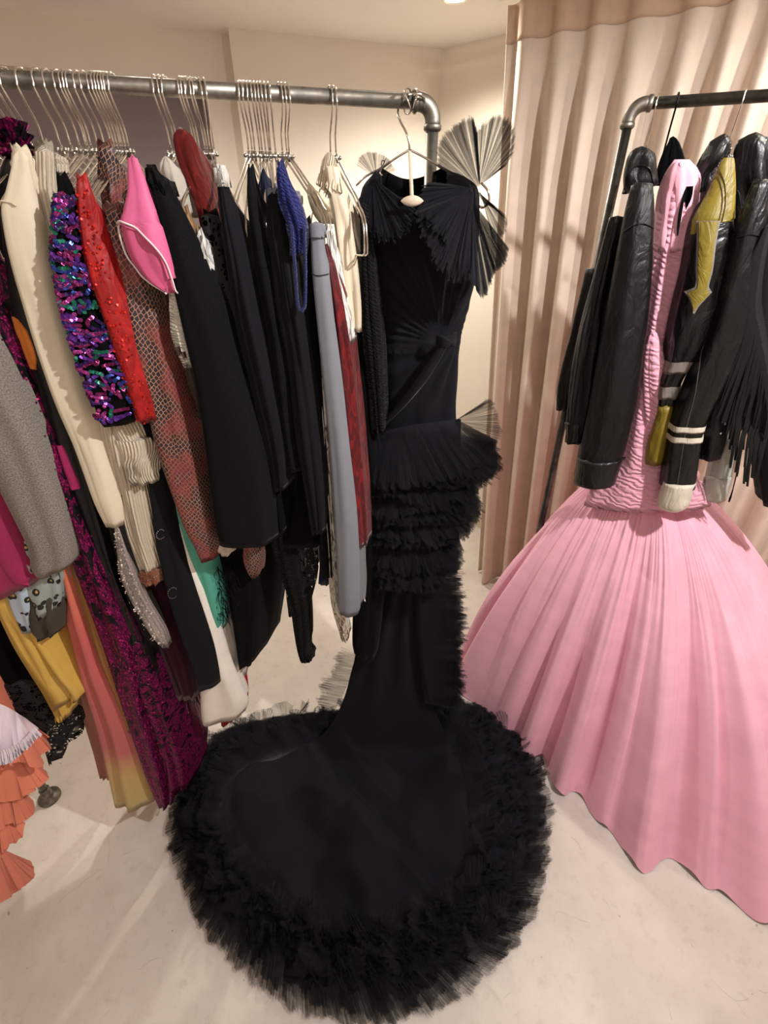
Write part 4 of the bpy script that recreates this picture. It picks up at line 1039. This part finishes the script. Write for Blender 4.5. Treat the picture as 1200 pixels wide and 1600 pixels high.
    for i in range(n):
        r_, u_ = [], []
        for k in range(61):
            g = k / 60; p = Lr[i] + (Rr_[i] - Lr[i]) * g
            v = i / n
            side = math.sin(math.pi * g) ** .5
            kz = smooth(v, .28, .44)
            hang = (1 - kz) * (.014 * side + .010 * math.sin(g * 17 + 3 * v + math.sin(v * 9)) * side)
            q = Vector((p.x * 4, p.y * 6, 1.3))
            wr = .034 * noise.noise(q) + .024 * math.sin(p.x * 24 + p.y * 15 + 2.2 * noise.noise(q * 1.7)) * (.4 + noise.noise(Vector((p.x * 2.3, p.y * 2.1, 9))))
            dd = p.x * .72 + p.y * .69                                     # a few long diagonal drag lines
            wr += .016 * (math.exp(-((dd - .50) / .014) ** 2) + math.exp(-((dd - .60) / .012) ** 2) - math.exp(-((dd - .53) / .02) ** 2)) * side
            p = p + Vector((0, -hang, kz * (wr + .016 * side)))
            r_.append(p); u_.append((g * .8, v * 1.2))
        rws.append(r_); uvs.append(u_)
    b.grid(rws, uvs); b.build('train', K['black'], t)
    # shoulder fans
    c = at(748, 291, 1.10); cl = at(577, 276, 1.12)
    def fan(cx, cy, Y, tips, waves, amp, name, m, layers=1, seed=1, br=6):
        bs = [at(cx + (x - tips[0][0]) / max(1, abs(tips[-1][0] - tips[0][0])) * br - br / 2 if tips[-1][0] != tips[0][0] else cx, cy, Y) for x, y, _ in (tips[0], tips[-1])]
        tp = [at(*q) for q in tips]
        return ribbon(bs, tp, int(waves * 2.2), amp * .6, layers, 5, 5, seed, jit=.012 if name == 'chest_ruffle' else .004, power=.9, irr=.4).build(name, m, t)
    fan(748, 292, 1.11, [(684, 262, 1.10), (688, 222, 1.10), (712, 196, 1.09), (738, 186, 1.10), (744, 206, 1.12)], 30, .004, 'shoulder_fan', K['tulle2'], 2, 3.3)
    fan(750, 288, 1.12, [(740, 215, 1.12), (758, 192, 1.11), (782, 182, 1.12), (802, 200, 1.13), (801, 240, 1.14), (784, 262, 1.13)], 34, .004, 'shoulder_fan', K['tulle2'], 2, 4.1)
    fan(748, 300, 1.11, [(757, 318, 1.10), (772, 326, 1.10), (791, 342, 1.11), (786, 366, 1.10), (770, 378, 1.09)], 22, .004, 'shoulder_fan', K['tulle2'], 2, 5.2)
    fan(744, 318, 1.10, [(794, 388, 1.08), (786, 412, 1.07), (772, 424, 1.07)], 16, .005, 'shoulder_fan', K['tulle2'], 2, 6.4)
    fan(744, 318, 1.10, [(774, 420, 1.07), (766, 440, 1.07), (756, 462, 1.06), (744, 455, 1.06)], 14, .006, 'shoulder_fan', K['tulle'], 2, 6.9)
    fan(742, 316, 1.09, [(748, 448, 1.05), (734, 440, 1.04), (722, 425, 1.03)], 14, .007, 'shoulder_fan', K['tulle'], 3, 6.6)
    fan(742, 300, 1.09, [(738, 420, 1.03), (712, 432, 1.02), (686, 410, 1.02), (668, 372, 1.03), (655, 330, 1.04)], 40, .007, 'chest_ruffle', K['tulle'], 3, 7.7)
    fan(738, 292, 1.10, [(700, 380, 1.03), (672, 350, 1.03), (655, 318, 1.05), (668, 286, 1.07)], 30, .006, 'chest_ruffle', K['tulled'], 2, 8.2)
    fan(588, 276, 1.11, [(557, 258, 1.11), (566, 242, 1.11), (582, 238, 1.11), (604, 246, 1.11), (618, 266, 1.10)], 22, .004, 'shoulder_fan', K['tulle2'], 1, 9.1)
    fan(582, 280, 1.10, [(556, 320, 1.07), (572, 352, 1.05), (602, 372, 1.03), (636, 356, 1.03), (652, 330, 1.05)], 36, .006, 'chest_ruffle', K['tulled'], 3, 10.5)
    # hip peplum and the tiers below it
    def tier(bs, tp, waves, amp, layers, m, seed, name='ruffle_tier', jit=.006):
        ribbon([at(*q) for q in bs], [at(*q) for q in tp], waves, amp, layers, 4, 5, seed, jit=jit).build(name, m, t)
    tier([(566, 690, 1.13), (600, 674, 1.10), (645, 664, 1.085), (690, 658, 1.09), (714, 655, 1.12)],
         [(552, 738, 1.08), (600, 752, 1.04), (655, 754, 1.025), (712, 746, 1.02), (755, 720, 1.04), (778, 690, 1.08)], 120, .004, 3, K['tulle'], 2.2, 'peplum_ruffle')
    tier([(700, 660, 1.10), (714, 656, 1.12)], [(770, 700, 1.06), (782, 676, 1.08), (778, 655, 1.10), (768, 625, 1.12), (752, 634, 1.13)], 26, .004, 2, K['tulle2'], 3.7, 'peplum_ruffle', .004)
    rr = random.Random(21)
    for k in range(15):                      # frothy mass of short tulle frills, stepping in towards the knee
        f = k / 14; y0 = 690 + 175 * f + rr.uniform(-6, 6); yt = y0 + rr.uniform(52, 74)
        xe = 776 - 76 * f + 12 * math.sin(f * 16); xr = 716 - 30 * f
        tier([(574, y0 + rr.uniform(-8, 8), 1.11), (615, y0 + rr.uniform(-14, 14), 1.085), (660, y0 + rr.uniform(-14, 14), 1.085), (xr, y0 - 8, 1.12)],
             [(556 + 10 * f, yt + rr.uniform(-14, 6), 1.075), (606, yt + rr.uniform(-10, 10), 1.02), (665, yt + rr.uniform(-10, 10), 1.015), (xr + (xe - xr) * .6, yt - 8, 1.03), (xe, yt - 34, 1.06), (xe - 6, yt - 62, 1.09)], 100, .0045, 2, K['tulle'], 12.3 + k, jit=.012)
    for k in range(7):                       # the long gathered frill running down the right side of the skirt
        e = 14 * math.sin(k * 2.3)
        tier([(644 + 3 * k, 850, 1.085 - .004 * k), (648 + 2 * k, 930, 1.08 - .004 * k), (652 + 2 * k, 1020, 1.075 - .004 * k), (662 + 2 * k, 1100, 1.06 - .004 * k)],
             [(700 + e * .6, 848, 1.10), (702 + e, 880, 1.09), (716 + e * .4, 930, 1.08), (719 + e * .3, 975, 1.075), (722 - abs(e) * .5, 1030, 1.06), (718 + e * .3, 1080, 1.05), (708 + e * .5, 1104, 1.04)], 120, .0045, 1, K['tulled' if k < 3 else 'tulle' if k < 6 else 'tulle2'], 40.1 + k, 'side_ruffle', jit=.02)
    for k in range(3):
        tier([(560, 1020, 1.10), (546, 1062, 1.09), (530, 1098, 1.07), (512, 1130, 1.05)], [(530, 1012 + 6 * k, 1.10), (524 - 3 * k, 1050, 1.09), (506 - 3 * k, 1078, 1.08), (502 - 4 * k, 1104, 1.06), (488, 1124, 1.05)], 26, .006, 1, K['tulle2'], 60.3 + k, 'side_ruffle', jit=.035)
    # ruffled border of the train: concentric gathered layers, outermost lying on the floor
    inner = [(570, 1150), (505, 1160), (430, 1176), (372, 1205), (345, 1258), (366, 1318), (412, 1372), (475, 1420), (552, 1442), (622, 1442), (684, 1420), (724, 1368), (734, 1300), (722, 1225), (708, 1170), (670, 1140)]
    outer = [(560, 1108), (505, 1114), (428, 1122), (328, 1152), (275, 1238), (268, 1316), (312, 1436), (402, 1532), (512, 1588), (604, 1594), (704, 1560), (800, 1478), (848, 1372), (858, 1262), (832, 1166), (768, 1108), (705, 1092)]
    I = resample([fl(x, y, .05) for x, y in inner], 120); O = resample([fl(x, y, .02) for x, y in outer], 120)
    def lp(f, z): return [Vector((a.x + (c.x - a.x) * f, a.y + (c.y - a.y) * f, z)) for a, c in zip(I, O)]
    NL = 14
    for k in range(NL):
        f = k / (NL - 1)
        fb = -.22 + .78 * f; ft = .26 + .74 * f + (.035 if k == NL - 1 else 0)
        zt = .155 - .135 * f ** 1.3; zb = .04 + .02 * (1 - f)
        ribbon(lp(fb, zb), lp(ft, zt), 420 if f > .3 else 320, .0045, 1 if k < NL - 1 else 2, 5, 4, 70.2 + k, jit=.014, power=1.0, irr=.7).build('train_ruffle', K['tulled'] if 0 < k < NL - 3 else K['tulle'] if k < NL - 1 else K['tulle2'], t)
    # crumpled curls on top of the border
    rr = random.Random(5); b = MB()
    for _ in range(130):
        i = rr.randrange(118); f = rr.uniform(.05, .75); z = .10 + .06 * (1 - f)
        p = I[i] + (O[i] - I[i]) * f; p.z = z; a = rr.uniform(0, 6.28); L_ = rr.uniform(.05, .11)
        d = Vector((math.cos(a), math.sin(a), 0)); o = Vector((-d.y, d.x, .9)).normalized()
        ribbon([p - d * L_ * .25 - Vector((0, 0, .03)), p + d * L_ * .25 - Vector((0, 0, .03))], [p - d * L_ * .5 + o * .03, p + d * L_ * .1 + o * .05, p + d * L_ * .5 + o * .03], 7, .006, 1, 3, 4, rr.random() * 50, b=b)
    stuff(b.build('tulle_curls', K['tulle'], t))
gown()
def gown_hanger():
    e = Vector((0, 1.17, 0))
    t = thing('gown_hanger', 'thin silver wire hanger holding the black tulle gown', 'hanger', at(640, 236, 1.15))
    def a(x, y, Y=1.15): return at(x, y, Y)
    P = [a(664, 172, 1.19), a(662, 153, 1.178), a(650, 147, 1.16), a(634, 152, 1.19), a(622, 172, 1.19), a(624, 186, 1.17), a(634, 206, 1.152), a(639, 222, 1.15), a(640, 237, 1.15)]
    MB().tube(resample(P, 40), .0022, 7).build('hook', M_CHROME, t)
    b = MB()
    for tipx, s in ((597, -1), (690, 1)):
        b.tube(resample([a(640, 234), a(640 + (tipx - 640) * .5, 247), a(tipx, 262), a(tipx + s * 26, 276, 1.14), a(tipx + s * 40, 290, 1.15)], 20), .0021, 6)
    b.build('arms', M_CHROME, t)
    b = MB(); b.tube(resample([a(752, 286, 1.12), a(762, 298, 1.11), a(764, 314, 1.11), a(756, 324, 1.11), a(748, 322, 1.12)], 16), .0024, 6); b.build('arm_end', M_CHROME, t)
    b = MB(); b.tube(resample([a(597, 262), a(596, 252), a(601, 251), a(597, 262, 1.12), a(594, 270, 1.10), a(597, 274, 1.09)], 16), .0012, 6); b.build('notch_wire', M_CHROME, t)
    # pale stem with a leaf-shaped end
    b = MB(); b.tube(resample([a(640, 238, 1.14), a(642, 275, 1.08), a(643.5, 308, 1.04)], 14), [.003 + .0007 * i / 13 for i in range(14)], 8); b.build('stem', M_WOODW, t)
    b = MB(); c = a(644, 314, 1.03); rows = []
    for i in range(13):
        u = i / 12 * 2 - 1; wv = .0085 * (1 - u * u) ** .8 + .0003
        rows.append([c + Vector((u * .021, math.cos(q * .785) * .005 * (1 - u * u), math.sin(q * .785) * wv)) for q in range(8)])
    b.grid(rows, close=True); b.build('leaf_end', M_WOODW, t)
    t2 = thing('wire_ring', 'loose wire ring around the left rail beside its corner elbow', 'ring', at(661, 160, 1.2))
    b = MB(); c = EL + Vector((-.052, -.013, 0)); b.tube([c + Vector((.006 * math.sin(q * .6), .019 * math.cos(q * .3142), .019 * math.sin(q * .3142))) for q in range(21)], .0018, 6, False); b.build('loop', M_CHROME, t2)
    c = c + Vector((.014, .003, 0)); b = MB(); b.tube([c + Vector((-.004 * math.sin(q * .6), .0188 * math.cos(q * .3142), .0188 * math.sin(q * .3142))) for q in range(21)], .0018, 6, False); b.build('loop', M_CHROME, t2)
gown_hanger()

# ------------------------------------------------------------------ right rail: pink gown and leather jackets
def pink_gown():
    t = thing('pink_gown', 'blush pink ruched gown with a huge gathered skirt spread on the floor', 'gown', fl(950, 1150))
    rows = [(254, 1056, 1074), (264, 1048, 1084), (282, 1040, 1092), (330, 1028, 1088), (400, 1019, 1072), (480, 1008, 1056), (560, 996, 1044), (640, 980, 1042), (720, 955, 1070), (760, 925, 1100), (788, 912, 1112)]
    s = Strip(rows, plane='R', off=.15, depth=.14, bulge=.4, fold=(.004, 2, 2), rise=.02, maxb=.05); s.mesh(nf=19).build('bodice', K['pinkr'], t)
    s2 = Strip([(254, 1054, 1076), (270, 1044, 1090), (300, 1036, 1092), (345, 1030, 1086), (392, 1024, 1074)], plane='R', off=.156, depth=.14, bulge=.45, rise=.02); s2.mesh().build('shoulder_strap', K['pinkg'], t)
    s2.patch([(292, 1071, 1078), (306, 1064, 1076), (330, 1058, 1069), (352, 1055, 1061), (368, 1054, 1056)], .002).build('armhole_shade', K['blackvelvet'], t)['label'] = 'black patch painted as shade inside the arm opening'  # no hole here: a black patch paints the shade inside the arm opening
    sw = Strip([(520, 1016, 1026), (540, 1008, 1034), (580, 1004, 1040), (640, 1006, 1042), (680, 1010, 1040), (716, 1012, 1030)], plane='R', off=.18, depth=.06, bulge=.55, fold=(.003, 2, 1), rise=0); sw.mesh().build('hip_drape', K['pinkr'], t)
    # skirt: gathered at the drop waist, flared to the floor
    wc = Vector((.86, 1.34, 1.05)); ring_r = (.165, .12)
    hem = [(.335, 1.40), (.40, 1.26), (.50, 1.13), (.605, 1.0), (.70, .89), (.765, .79), (.83, .675), (.90, .66), (.97, .675), (1.05, .60), (1.17, .555), (1.40, .60), (1.62, .80), (1.75, 1.05), (1.72, 1.40), (1.45, 1.58), (1.0, 1.68), (.65, 1.66), (.42, 1.56)]
    Hm = resample([Vector((x, y, 0)) for x, y in hem], 720, True)
    # start angle of the hem list matches the ring (ring angle measured from the waist centre)
    rws, uvs = [], []; nv = 34
    phs = [R.random() * 6.28 for _ in range(6)]
    for i in range(nv + 1):
        v = i / nv; r_, u_ = [], []
        for j in range(720):
            hp = Hm[j]; ang = math.atan2(hp.y - wc.y, hp.x - wc.x)
            top = Vector((wc.x + ring_r[0] * math.cos(ang), wc.y + ring_r[1] * math.sin(ang), wc.z))
            e = v ** .80; hz = wc.z * (1 - v) + .075 * math.sin(math.pi * min(1, v * 1.1)) + .010
            p = Vector((top.x + (hp.x - top.x) * e, top.y + (hp.y - top.y) * e, hz))
            jj = j / 720 * 2 * math.pi
            out = Vector((math.cos(ang), math.sin(ang), .25))
            w1 = math.sin(64 * jj + 2.2 * math.sin(5 * jj + phs[0]) + .6 * v * math.sin(9 * jj))
            w2 = math.sin(27 * jj + 1.7 * math.sin(3 * jj + phs[1]) + .9 * v); w3 = math.sin(150 * jj + 3 * math.sin(11 * jj)); w4 = math.sin(110 * jj + 5 * math.sin(7 * jj + phs[4]) + 1.2 * v)
            w2 = math.copysign(abs(w2) ** .7, w2)
            gath = (1 - smooth(v, 0, .45))
            nA = .5 + .9 * noise.noise(Vector((jj * 4, v * 1.5, 2.0))); nB = .55 + 1.1 * noise.noise(Vector((jj * 2.2, v * .8, 7.0)))
            p += out * (.0022 * w4 * max(0, noise.noise(Vector((jj * 6, v * 2.2, 11.0))) + .35) + .0014 * w3 * gath + .0040 * w1 * smooth(v, .0, .12) * (1 - .6 * v) * nA + .036 * w2 * smooth(v, .1, .75) * nB + .045 * noise.noise(Vector((jj * 5, v * .7, 4.0))) * v)
            if v > .9: p.z = max(.004, p.z + .012 * math.sin(40 * jj + phs[3]) * (v - .9) * 10)
            r_.append(p); u_.append((jj * .25, v * 1.3))
        r_.append(r_[0].copy()); u_.append((2 * math.pi * .25, v * 1.3)); rws.append(r_); uvs.append(u_)
    b = MB(); b.grid(rws, uvs); b.build('skirt', K['pinkg'], t)
    # puffed seam roll where the skirt joins the bodice
    b = MB(); rr_ = []
    for k in range(60):
        a = k * math.pi / 30; q = 1 + .06 * math.sin(9 * a)
        rr_.append([Vector((wc.x + math.cos(a) * (ring_r[0] + .014 * math.cos(m_ * .785)) * q, wc.y + math.sin(a) * (ring_r[1] + .014 * math.cos(m_ * .785)) * q, wc.z + .028 + .03 * math.sin(m_ * .785) + .006 * math.sin(7 * a))) for m_ in range(9)])
    b.grid(rr_ + [rr_[0]]); b.build('waist_roll', K['pinkg'], t)
pink_gown()
def velvet_hanger():
    t = thing('velvet_hanger', 'black velvet hanger with a black hook holding the pink gown', 'hanger', pt(1050, 215, 'R', 0))
    c = railpt(1057, 'R')
    h = PL['R'][2]
    P = [c + Vector((0, 0, -.10)) - h * .002, c + Vector((0, 0, -.05)) - h * .006, c - h * .0165 + Vector((0, 0, -.008))]
    for i in range(8):
        a = math.radians(185 - i * 26); P.append(c + h * .0155 * math.cos(a) + Vector((0, 0, .0155 * math.sin(a))))
    MB().tube(resample(P, 26), .0022, 7).build('hook', metal('black_hook', (28, 26, 26), .4), t)
    # flat shaped shoulder piece
    s = Strip([(216, 1046, 1056), (222, 1044, 1060), (238, 1036, 1066), (262, 1028, 1074), (290, 1024, 1080)], plane='R', off=.04, depth=.02, bulge=.2, rise=0)
    s.mesh().build('shoulders', K['blackvelvet'], t)
velvet_hanger()
hk = hanger(1026, 'R', 'silver wire hanger holding the plain black leather jacket', None, -.1)
hk2 = hanger(1161, 'R', 'silver wire hanger holding the black and mustard leather jacket', None, -.1)

def jackets():
    # plain black leather jacket
    t = thing('black_leather_jacket', 'plain black leather jacket with a turned collar at the left of the right rail', 'jacket', pt(930, 740, 'R', .15))
    s = Strip([(290, 986, 1018), (330, 976, 1021), (370, 968, 1021), (440, 955, 1018), (520, 940, 1010), (620, 922, 997), (700, 906, 978), (752, 897, 960)], plane='R', off=.22, depth=.10, bulge=.5, fold=(.003, 1.3, 3), rise=.02, maxb=.05); s.mesh(nf=17).build('sleeve', K['leather2'], t)
    c_ = Strip([(714, 902, 975), (735, 899, 968), (753, 896, 962)], plane='R', off=.224, depth=.10, bulge=.52, rise=0, maxb=.05, fold=(.0015, 1, 3)); c_.mesh().build('cuff', K['leather'], t)
    piping(s, [(974, 362), (988, 352), (1004, 350), (1020, 356)], .0012, .0015).build('shoulder_seam', K['leather'], t)
    s2 = Strip([(340, 952, 978), (420, 930, 962), (500, 908, 950), (580, 892, 940), (640, 886, 930), (668, 884, 922), (690, 882, 914)], plane='R', off=.17, depth=.12, bulge=.5, fold=(.005, 2.4, 5), rise=0, maxb=.04); s2.mesh(nf=19).build('gathered_sleeve', K['leather2'], t)
    Strip([(660, 882, 924), (676, 884, 918), (690, 883, 914)], plane='R', off=.175, depth=.1, bulge=.55, fold=(.003, 5, 2), rise=0).mesh(nf=25).build('elastic_cuff', K['leather'], t)
    s3 = Strip([(420, 915, 950), (520, 892, 925), (600, 872, 905), (640, 869, 890)], plane='R', off=.08, depth=.1, bulge=.5, fold=(.004, 2, 1), rise=0); s3.mesh().build('back_panel', K['leather2'], t)
    cl_ = Strip([(232, 992, 1012), (238, 984, 1020), (255, 978, 1023), (275, 975, 1024), (290, 976, 1024), (300, 976, 986)], plane='R', off=.16, depth=.10, bulge=.5, rise=.0, fold=(.003, 1, 1)); cl_.mesh(nf=17).build('collar', K['leather2'], t)
    piping(cl_, [(977, 297), (980, 276), (990, 262), (1002, 260), (1014, 268), (1021, 290)], .0016, .002).build('collar_edge', K['leather'], t)
    # black and mustard jacket
    t = thing('mustard_leather_jacket', 'black leather jacket with mustard shoulder, arrow panel and mustard cuff', 'jacket', pt(1080, 720, 'R', .15))
    s = Strip([(246, 1130, 1144), (262, 1122, 1146), (300, 1106, 1147), (345, 1082, 1146), (420, 1070, 1144), (480, 1056, 1130), (540, 1044, 1104), (563, 1042, 1086), (600, 1031, 1064), (640, 1026, 1054)], plane='R', off=.2, depth=.10, bulge=.45, fold=(.0025, 1.2, 4), rise=.02, maxb=.05); s.mesh(nf=17).build('sleeve', K['leather'], t)
    s.patch([(247, 1131, 1144), (262, 1124, 1146), (300, 1107, 1147), (330, 1090, 1147), (344, 1083, 1146), (350, 1082, 1100), (366, 1079, 1084)], .003, 10).build('shoulder_panel', K['yellow_l'], t)
    s.patch([(345, 1088, 1120), (380, 1087, 1113), (420, 1085, 1108), (448, 1082, 1102), (452, 1069, 1108), (462, 1074, 1099), (474, 1078, 1088), (486, 1079, 1081)], .0055, 6).build('arrow_border', K['grey_l'], t)
    s.patch([(346, 1091, 1117), (380, 1090, 1110), (420, 1088, 1105), (450, 1085, 1099), (454, 1073, 1104), (463, 1077, 1096), (473, 1079, 1086), (481, 1079.5, 1081)], .007, 6).build('arrow_panel', K['yellow_l'], t)['label'] = 'mustard leather arrow pointing down'
    for dx in (0, 5):
        piping(s, [(1118 + dx, 262), (1124 + dx, 290), (1124 + dx, 320), (1118 + dx, 346)], .0008, .0045).build('stitching', K['brown'], t)
    for y0, y1 in ((563, 582), (602, 622)):
        va, vb = s.vy(y0), s.vy(y1); s.mesh(va, vb, grow=.0022, cap=False).build('grey_band', K['grey_l'], t)
    Strip([(634, 1027, 1054), (645, 1026, 1053), (690, 1012, 1046), (712, 1008, 1040), (724, 1008, 1036)], plane='R', off=.205, depth=.05, bulge=.55, rise=0, fold=(.0015, 1.3, 2)).mesh().build('mustard_cuff', K['yellow_l'], t)
    Strip([(236, 1112, 1126), (250, 1098, 1122), (300, 1082, 1108), (345, 1076, 1092), (400, 1060, 1080)], plane='R', off=.12, depth=.08, bulge=.4, rise=0).mesh().build('chest', K['leather'], t)
    Strip([(212, 1124, 1138), (218, 1112, 1143), (234, 1102, 1142), (250, 1094, 1136), (268, 1088, 1112), (300, 1082, 1096)], plane='R', off=.13, depth=.05, bulge=.5, rise=0, fold=(.002, 1, 3)).mesh().build('collar', K['leather'], t)
    # hooded black and cream racing jacket
    t = thing('striped_leather_jacket', 'shiny black leather jacket with white sleeve stripes and cream cuff', 'jacket', pt(1060, 790, 'R', .15))
    s = Strip([(285, 1178, 1205), (330, 1160, 1200), (375, 1146, 1194), (430, 1132, 1188), (520, 1108, 1166), (600, 1076, 1132), (660, 1052, 1102), (700, 1044, 1094), (760, 1036, 1086)], plane='R', off=.235, depth=.09, bulge=.55, fold=(.0025, 1.2, 6), rise=.02, maxb=.05); s.mesh(nf=17).build('sleeve', K['leather'], t)
    for y0, y1 in ((662, 671), (678, 687)):
        s.mesh(s.vy(y0), s.vy(y1), grow=.0022, cap=False).build('white_stripe', K['cream_l'], t)
    Strip([(752, 1037, 1088), (770, 1030, 1082), (788, 1026, 1076), (793, 1030, 1070)], plane='R', off=.24, depth=.09, bulge=.58, rise=0, maxb=.05, fold=(.0012, 1, 2)).mesh().build('cream_cuff', K['cream_l'], t)
    Strip([(380, 1180, 1188), (410, 1172, 1182), (450, 1162, 1170), (480, 1150, 1158)], plane='R', off=.215, depth=.02, bulge=.4, rise=0).mesh().build('cream_stripe', K['cream_l'], t)
    Strip([(210, 1170, 1190), (216, 1156, 1206), (236, 1146, 1222), (275, 1144, 1230), (320, 1146, 1230), (360, 1146, 1225)], plane='R', off=.12, depth=.07, bulge=.4, rise=0, fold=(.004, 1.5, 2)).mesh(nf=17).build('hood', K['leather'], t)
    piping(s, [(1150, 372), (1166, 366), (1184, 370), (1194, 378)], .0012, .0015).build('sleeve_seam', K['leather2'], t)
    piping(s, [(1098, 540), (1086, 600), (1070, 660), (1060, 720), (1054, 760)], .0007, .0015).build('stitching', K['grey_l'], t)
    # pale grey leather jacket: one sleeve shows
    t = thing('pale_leather_jacket', 'pale grey leather jacket sleeve with a turned cuff under the fringe', 'jacket', pt(1120, 780, 'R', .1))
    Strip([(560, 1160, 1190), (640, 1138, 1164), (700, 1118, 1152), (750, 1106, 1142), (762, 1104, 1140)], plane='R', off=.15, depth=.06, bulge=.5, rise=0, fold=(.002, 1.3, 3)).mesh().build('sleeve', K['pale_l'], t)
    Strip([(744, 1104, 1144), (762, 1101, 1140), (780, 1099, 1134)], plane='R', off=.154, depth=.06, bulge=.55, rise=0, fold=(.001, 1, 2)).mesh().build('cuff', K['pale_l'], t)
    # fringed suede jacket at the edge
    t = thing('fringed_jacket', 'black suede jacket with long fringe at the right edge', 'jacket', pt(1180, 780, 'R', .15))
    s = Strip([(330, 1186, 1260), (400, 1178, 1260), (500, 1172, 1260), (600, 1168, 1260), (700, 1180, 1260), (790, 1192, 1262)], plane='R', off=.2, depth=.12, bulge=.35, rise=.02, fold=(.003, 2, 3)); s.mesh().build('body', K['suede'], t)
    sz = Strip([(540, 1116, 1160), (600, 1106, 1150), (650, 1098, 1142), (690, 1094, 1134), (716, 1092, 1126)], plane='R', off=.205, depth=.07, bulge=.5, rise=0, fold=(.003, 1.3, 5)); o = sz.mesh().build('zip_sleeve', K['leather2'], t)
    MB().tube([sz.on(1136, 634, .002), sz.on(1132, 648, .003), sz.on(1130, 660, .003)], .0022, 6).build('zip_pull', M_STEEL, o)
    MB().ball(sz.on(1123, 673, .0015), .0032, 10, 6).build('snap_button', M_STEEL, o)
    MB().tube(resample([pt(1156, 712, 'R', .17), pt(1152, 735, 'R', .17), pt(1145, 765, 'R', .17), pt(1139, 784, 'R', .17)], 12), [.0016] * 9 + [.0022, .003, .0024], 6).build('cord', K['black3'], t)
    spine = resample([Vector((x, y, 0)) for x, y in ((1204, 345), (1196, 380), (1188, 430), (1186, 470), (1192, 510), (1200, 560), (1206, 620))], 78)
    for k, q in enumerate(spine):
        L_ = 120 + 60 * math.sin(k * .05 + .4) + R.uniform(-14, 14); b = MB()
        dx = -.50 + .35 * (k / 77) + R.uniform(-.05, .05)
        pts = [pt(q.x + 3, q.y, 'R', .245), pt(q.x - 5, q.y + 9, 'R', .262), pt(q.x + dx * L_ * .5, q.y + L_ * .5, 'R', .258), pt(q.x + dx * L_, q.y + L_, 'R', .24 + R.uniform(-.01, .01))]
        P = resample(pts, 9); wv = Vector((.9, -.35, 0)) * .0029; th = Vector((.3, .9, 0)) * .0012
        b.grid([[p - wv - th, p + wv - th, p + wv + th, p - wv + th] for p in P], close=True); b.build('fringe_strand', K['suede'], t, False)
    spine2 = resample([Vector((x, y, 0)) for x, y in ((1180, 470), (1170, 540), (1160, 600), (1176, 640), (1196, 660))], 60)
    for k, q in enumerate(spine2):
        L_ = R.uniform(70, 130); b = MB(); dx = -.34 + .25 * k / 59 + R.uniform(-.05, .05)
        P = resample([pt(q.x + 8, q.y, 'R', .235), pt(q.x + dx * L_ * .5, q.y + L_ * .5, 'R', .246), pt(q.x + dx * L_, min(760, q.y + L_), 'R', .236)], 7); wv = Vector((.9, -.35, 0)) * .0026; th = Vector((.3, .9, 0)) * .0012
        b.grid([[p - wv - th, p + wv - th, p + wv + th, p - wv + th] for p in P], close=True); b.build('fringe_strand', K['suede'], t, False)
jackets()
